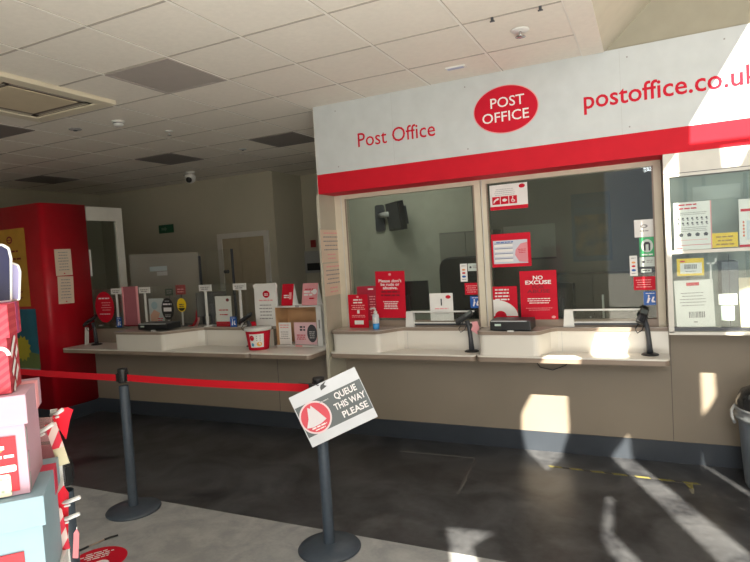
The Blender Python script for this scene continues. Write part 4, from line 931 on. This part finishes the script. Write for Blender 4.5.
# ------------------------------------------------------------------ gift boxes in the foreground
dd = Vector((-.7496, .6619, 0)); lf = Vector((-.6619, -.7496, 0))
RZ = math.atan2(.7496, .6619)           # local x along the front face (to the right), local y back
def gift_box(name, label, corner, z0, z1, lidh, w, d, body, lid, band=None, over=.008):
    t = thing(name, label, 'gift box', (corner[0], corner[1], z0), (0, 0, RZ)); h = z1-z0
    m = MB(); m.box(-w+over, -over, over, d-over, 0, h-.02, body); m.build('body', t)
    m = MB(); m.box(-w, 0, 0, d, h-lidh, h, lid, bevel=.002)
    if band:
        m.box(-w-.0008, .0008, d*.62, d*.80, h-lidh+.002, h+.0008, band)
    m.build('lid', t); return t
def local(mesh_parent): return mesh_parent
LBL = mat('bright red label', (.50, .01, .02), .6)
g1 = gift_box('gift_box', 'bright red striped gift box on top of the foreground stack', (-1.207, .745), 1.510, 1.697, .070, .30, .140, REDSTR, REDSTR, mat('plum band', (.36, .05, .16), .5))
m = MB(); 
for k, (zc, w_) in enumerate(((.095, .05), (.055, .05), (.018, .045))):
    M = Matrix.Translation((-.0075, .075, zc)) @ Matrix.Rotation(PI/2, 4, 'Z') @ Matrix.Rotation(-.6, 4, 'Y'); m.lines(0, 0, .09, .016, -.0005, WINK, 1, M=M, ragged=0, seed=k+2)
m.build('side_print', g1)
m = MB(); pts = [(-.022+.02*math.cos(a), .08+.02*math.sin(a)) for a in [PI*k/10 for k in range(11)]]+[(-.022+.012*math.cos(a), .08+.012*math.sin(a)) for a in [PI-PI*k/10 for k in range(11)]]
m.plate(pts, .0065, .0078, WINK); m.build('front_print', g1)
g2 = gift_box('gift_box', 'pale pink gift box in the middle of the foreground stack', (-1.183, .751), 1.298, 1.508, .062, .36, .205, PINKB, PINKB, PINK)
m = MB(); m.box(-.30, -.026, .0045, .0078, .01, .125, LBL)
m.plate(rrect(-.30, -.028, .052, .066, .004), .003, .0045, WPAPER); m.plate(rrect(-.14, -.04, -.0+.002, .048, .004), .003, .0045, DOTS)
m.lines(-.075, .082, .09, .006, .004, WINK, 1, ragged=0); m.lines(-.075, .10, .06, .008, .004, WINK, 1, seed=4); m.ell(-.06, .100, .010, .006, .0045, mat('orange dot print', (.8, .3, .08), .5)); m.build('label', g2)
for z_ in (.05, .095, .13): pass
m = MB()
for z_ in (.004, .05, .10): m.box(-.0085, -.0072, .018, .030, z_, z_+.035, GREYINK)
m.build('side_slots', g2)
g3 = gift_box('gift_box', 'pale blue gift box at the bottom of the foreground stack', (-1.155, .752), 1.06, 1.296, .063, .42, .27, BLUEB, BLUEB, mat('crimson band', (.50, .02, .06), .5))
m = MB(); m.box(-.34, -.045, .0045, .0078, .02, .125, LBL); m.plate([(-.10, .085), (-.085, .082), (-.065, .085), (-.055, .10), (-.05, .098), (-.058, .078), (-.085, .072), (-.105, .078)], .003, .0045, WINK); m.lines(-.085, .058, .06, .008, .004, mat('peach ink', (.85, .5, .3), .5), 1, ragged=0); m.build('label', g3)
# plinth the stack stands on
t = thing('display_plinth', 'white display plinth below the stack of gift boxes', 'plinth', (-1.155, .752, 0), (0, 0, RZ))
m = MB(); m.box(-.44, 0, .01, .29, 0, 1.045, WHITEP); m.build('body', t)
m = MB(); m.box(-.45, .0, .0, .30, 1.045, 1.06, WHITEP); m.build('top', t)
# pegged rail behind the boxes with hooks and hanging tags
def P3(x, y, z): return Vector((x, y, z))
t = thing('hook_rail', 'white hook strip with four prongs beside the gift boxes', 'hook rail', (0, 0, 0))
c0 = P3(-1.402, .960, 0)
m = MB(); m.box(-.008, .008, -.004, .004, .98, 1.405, WHITEP, Matrix.Translation(c0) @ Matrix.Rotation(RZ, 4, 'Z')); m.build('strip', t)
for a, b in (((-1.405, .955, 1.392), (-1.345, .943, 1.408)), ((-1.400, .895, 1.356), (-1.345, .915, 1.380)), ((-1.395, .935, 1.165), (-1.305, .940, 1.190)), ((-1.397, .925, 1.122), (-1.310, .938, 1.148))):
    A, B = Vector(a), Vector(b); m = MB(); mid = A.lerp(B, .6); m.tube([A, mid, B+Vector((0, 0, .004))], .0052, WHITEP, 8); m.tube([A+Vector((0, 0, -.010)), mid+Vector((0, 0, -.010))], .003, WHITEP, 6); m.build('prong', t)
def hang(name, label, pts, mt, y_off=(0, 0, 0), extra=None):
    m = MB(); vs = [Vector(p) for p in pts]; m.sheet(vs, mt); n = (vs[1]-vs[0]).cross(vs[2]-vs[0]).normalized()*.0015
    m.sheet([v+n for v in reversed(vs)], mt)
    if extra: extra(m, vs, n)
    tag(m.build(name, None), label, 'gift tag')
STR = stripemat('red white stripe', (.66, .03, .06), (.72, .55, .52), 9, .9)
GOLD = mat('gold cream card', (.62, .56, .38), .5)
def R3(px, py, t): # helper: numbers below are world points
    return None
# clear packet of pink ribbon hanging on the upper prongs
t = thing('ribbon_packet', 'clear packet of pink ribbon hanging beside the pale pink box', 'packet', (-1.395, .925, 1.268), (0, 0, RZ-.35))
m = MB(); m.box(-.022, .022, -.006, .006, .0, .125, PLASTIC); m.build('sleeve', t)
m = MB(); m.box(-.018, .018, -.004, .004, .012, .055, mat('ribbon pink', (.62, .16, .24), .5)); m.box(-.018, .018, -.004, .004, .066, .098, mat('ribbon rose', (.68, .35, .40), .5)); m.build('ribbon', t)
t = thing('gift_tag', 'red and white striped tag with a cream end on the upper prongs', 'gift tag', (-1.352, .940, 1.272), (0, -.22, RZ-.3))
m = MB(); m.box(-.014, .014, -.001, .001, 0, .045, GOLD); m.box(-.014, .014, -.001, .001, .045, .11, STR); m.build('card', t)
t = thing('gift_tag', 'red folded tag tucked over the topmost prong', 'gift tag', (-1.372, .957, 1.372), (0, .15, RZ-.3))
m = MB(); m.plate([(-.025, .012), (-.012, .034), (.012, .042), (.026, .036), (.020, .010), (.014, -.04), (.0, -.02)], -.002, .002, mat('glossy red tag', (.72, .02, .04), .3)); m.build('card', t)
for i_, (x, y, z, ry, w, h, mt, lb) in enumerate([
    (-1.368, .930, 1.085, .10, .026, .135, mat('glossy red tag', (.72, .02, .04), .3), 'red gift tag hanging on the lower prongs, behind'),
    (-1.352, .925, 1.060, -.12, .022, .12, STR, 'red and white striped gift tag on the lower prongs'),
    (-1.385, .925, 1.060, .02, .016, .10, mat('dark red tag', (.42, .01, .03), .4), 'dark red gift tag on the lower prongs nearest the blue box'),
    (-1.325, .930, 1.040, .12, .013, .075, mat('salmon tag', (.75, .25, .28), .5), 'narrow salmon pink tag hanging lowest on the prongs')]):
    m = MB(); m.plate([(-w/2, 0), (w/2, 0), (w/2, h*.85), (0, h), (-w/2, h*.85)], -.0012, .0012, mt); m.tube([(0, 0, h*.97), (0, 0, h*1.06)], .0012, WHITEP, 5)
    tag(m.build('gift_tag', None, (x, y, z), (0, ry, RZ-.3)), lb, 'gift tag')
# two rounded gift packs on top of the red box
def pack(x, y, z, w, h, face, label, rz):
    t = thing('gift_pack', label, 'gift pack', (x, y, z), (0, 0, rz))
    m = MB(); m.plate([(-w/2*.8, 0), (w/2*.8, 0), (w/2, h*.75), (w/2*.92, h*.93), (w/2*.6, h), (-w/2*.6, h), (-w/2*.92, h*.93), (-w/2, h*.75)], 0, .02, WPAPER); m.build('pouch', t, bevel=.004)
    m = MB(); k = .86; m.plate([(-w/2*.8*k, .004), (w/2*.8*k, .004), (w/2*k, h*.74), (w/2*.92*k, h*.90), (w/2*.6*k, h*.96), (-w/2*.6*k, h*.96), (-w/2*.92*k, h*.90), (-w/2*k, h*.74)], -.0015, 0, face); m.build('front', t)
pack(-1.302, .781, 1.698, .075, .130, mat('navy card', (.008, .010, .05), .3), 'navy rounded gift pack with a white edge on the red box', 1.0)
pack(-1.318, .812, 1.698, .070, .088, mat('lilac card', (.36, .34, .58), .4), 'lilac rounded gift pack with a white edge behind the navy one', 1.0)

# ------------------------------------------------------------------ camera
HC = 1.756
yaw, pitch, roll = -.4473, -.0477, -.0610
f = Vector((math.sin(yaw)*math.cos(pitch), math.cos(yaw)*math.cos(pitch), math.sin(pitch)))
r0 = Vector((math.cos(yaw), -math.sin(yaw), 0)); u0 = r0.cross(f)
rr = r0*math.cos(roll)+u0*math.sin(roll); uu = -r0*math.sin(roll)+u0*math.cos(roll)
cd = bpy.data.cameras.new('camera'); cam = bpy.data.objects.new('camera', cd); C.objects.link(cam)
cam.matrix_world = Matrix(((rr.x, uu.x, -f.x, 0), (rr.y, uu.y, -f.y, 0), (rr.z, uu.z, -f.z, HC), (0, 0, 0, 1)))
cd.sensor_width = 36; cd.lens = 575.56/750*36; cd.clip_start = .05
scn.camera = cam

# ------------------------------------------------------------------ light
sd = bpy.data.lights.new('sun', 'SUN'); sd.energy = 24; sd.angle = .009; sd.color = (1, .91, .74)
so = bpy.data.objects.new('sun', sd); C.objects.link(so); so.rotation_euler = SUN.to_track_quat('-Z', 'Y').to_euler(); so.location = (2, -4, 8)
def area(name, loc, size, power, color, rot=(PI, 0, 0)):
    l = bpy.data.lights.new(name, 'AREA'); l.shape = 'RECTANGLE'; l.size, l.size_y = size; l.energy = power; l.color = color
    o = bpy.data.objects.new(name, l); C.objects.link(o); o.location = loc; o.rotation_euler = rot; return o
area('bounce', (.85, -.8, .06), (2.5, 3.2), 230, (1, .98, .95), (PI, 0, 0))  # added fill lamp at floor level, stands in for light off the sunlit floor
area('daylight_fill', (.85, -2.6, 3.45), (1.9, .9), 75, (.95, .98, 1.0), (math.radians(62), 0, math.radians(8)))  # added fill lamp, stands in for sky light from the entrance side
area('office_fill', (-2.7, 5.9, 3.05), (1.2, .5), 16, (1, .95, .85), (0, 0, 0))  # unseen fill lamp, added to brighten the left side of the office
w = bpy.data.worlds.new('world'); scn.world = w; w.use_nodes = True; nt = w.node_tree
bg = nt.nodes['Background']; bg.inputs['Color'].default_value = (.86, .92, 1, 1); bg.inputs['Strength'].default_value = 1.3
scn.view_settings.view_transform = 'Standard'; scn.view_settings.look = 'None'; scn.view_settings.exposure = 0
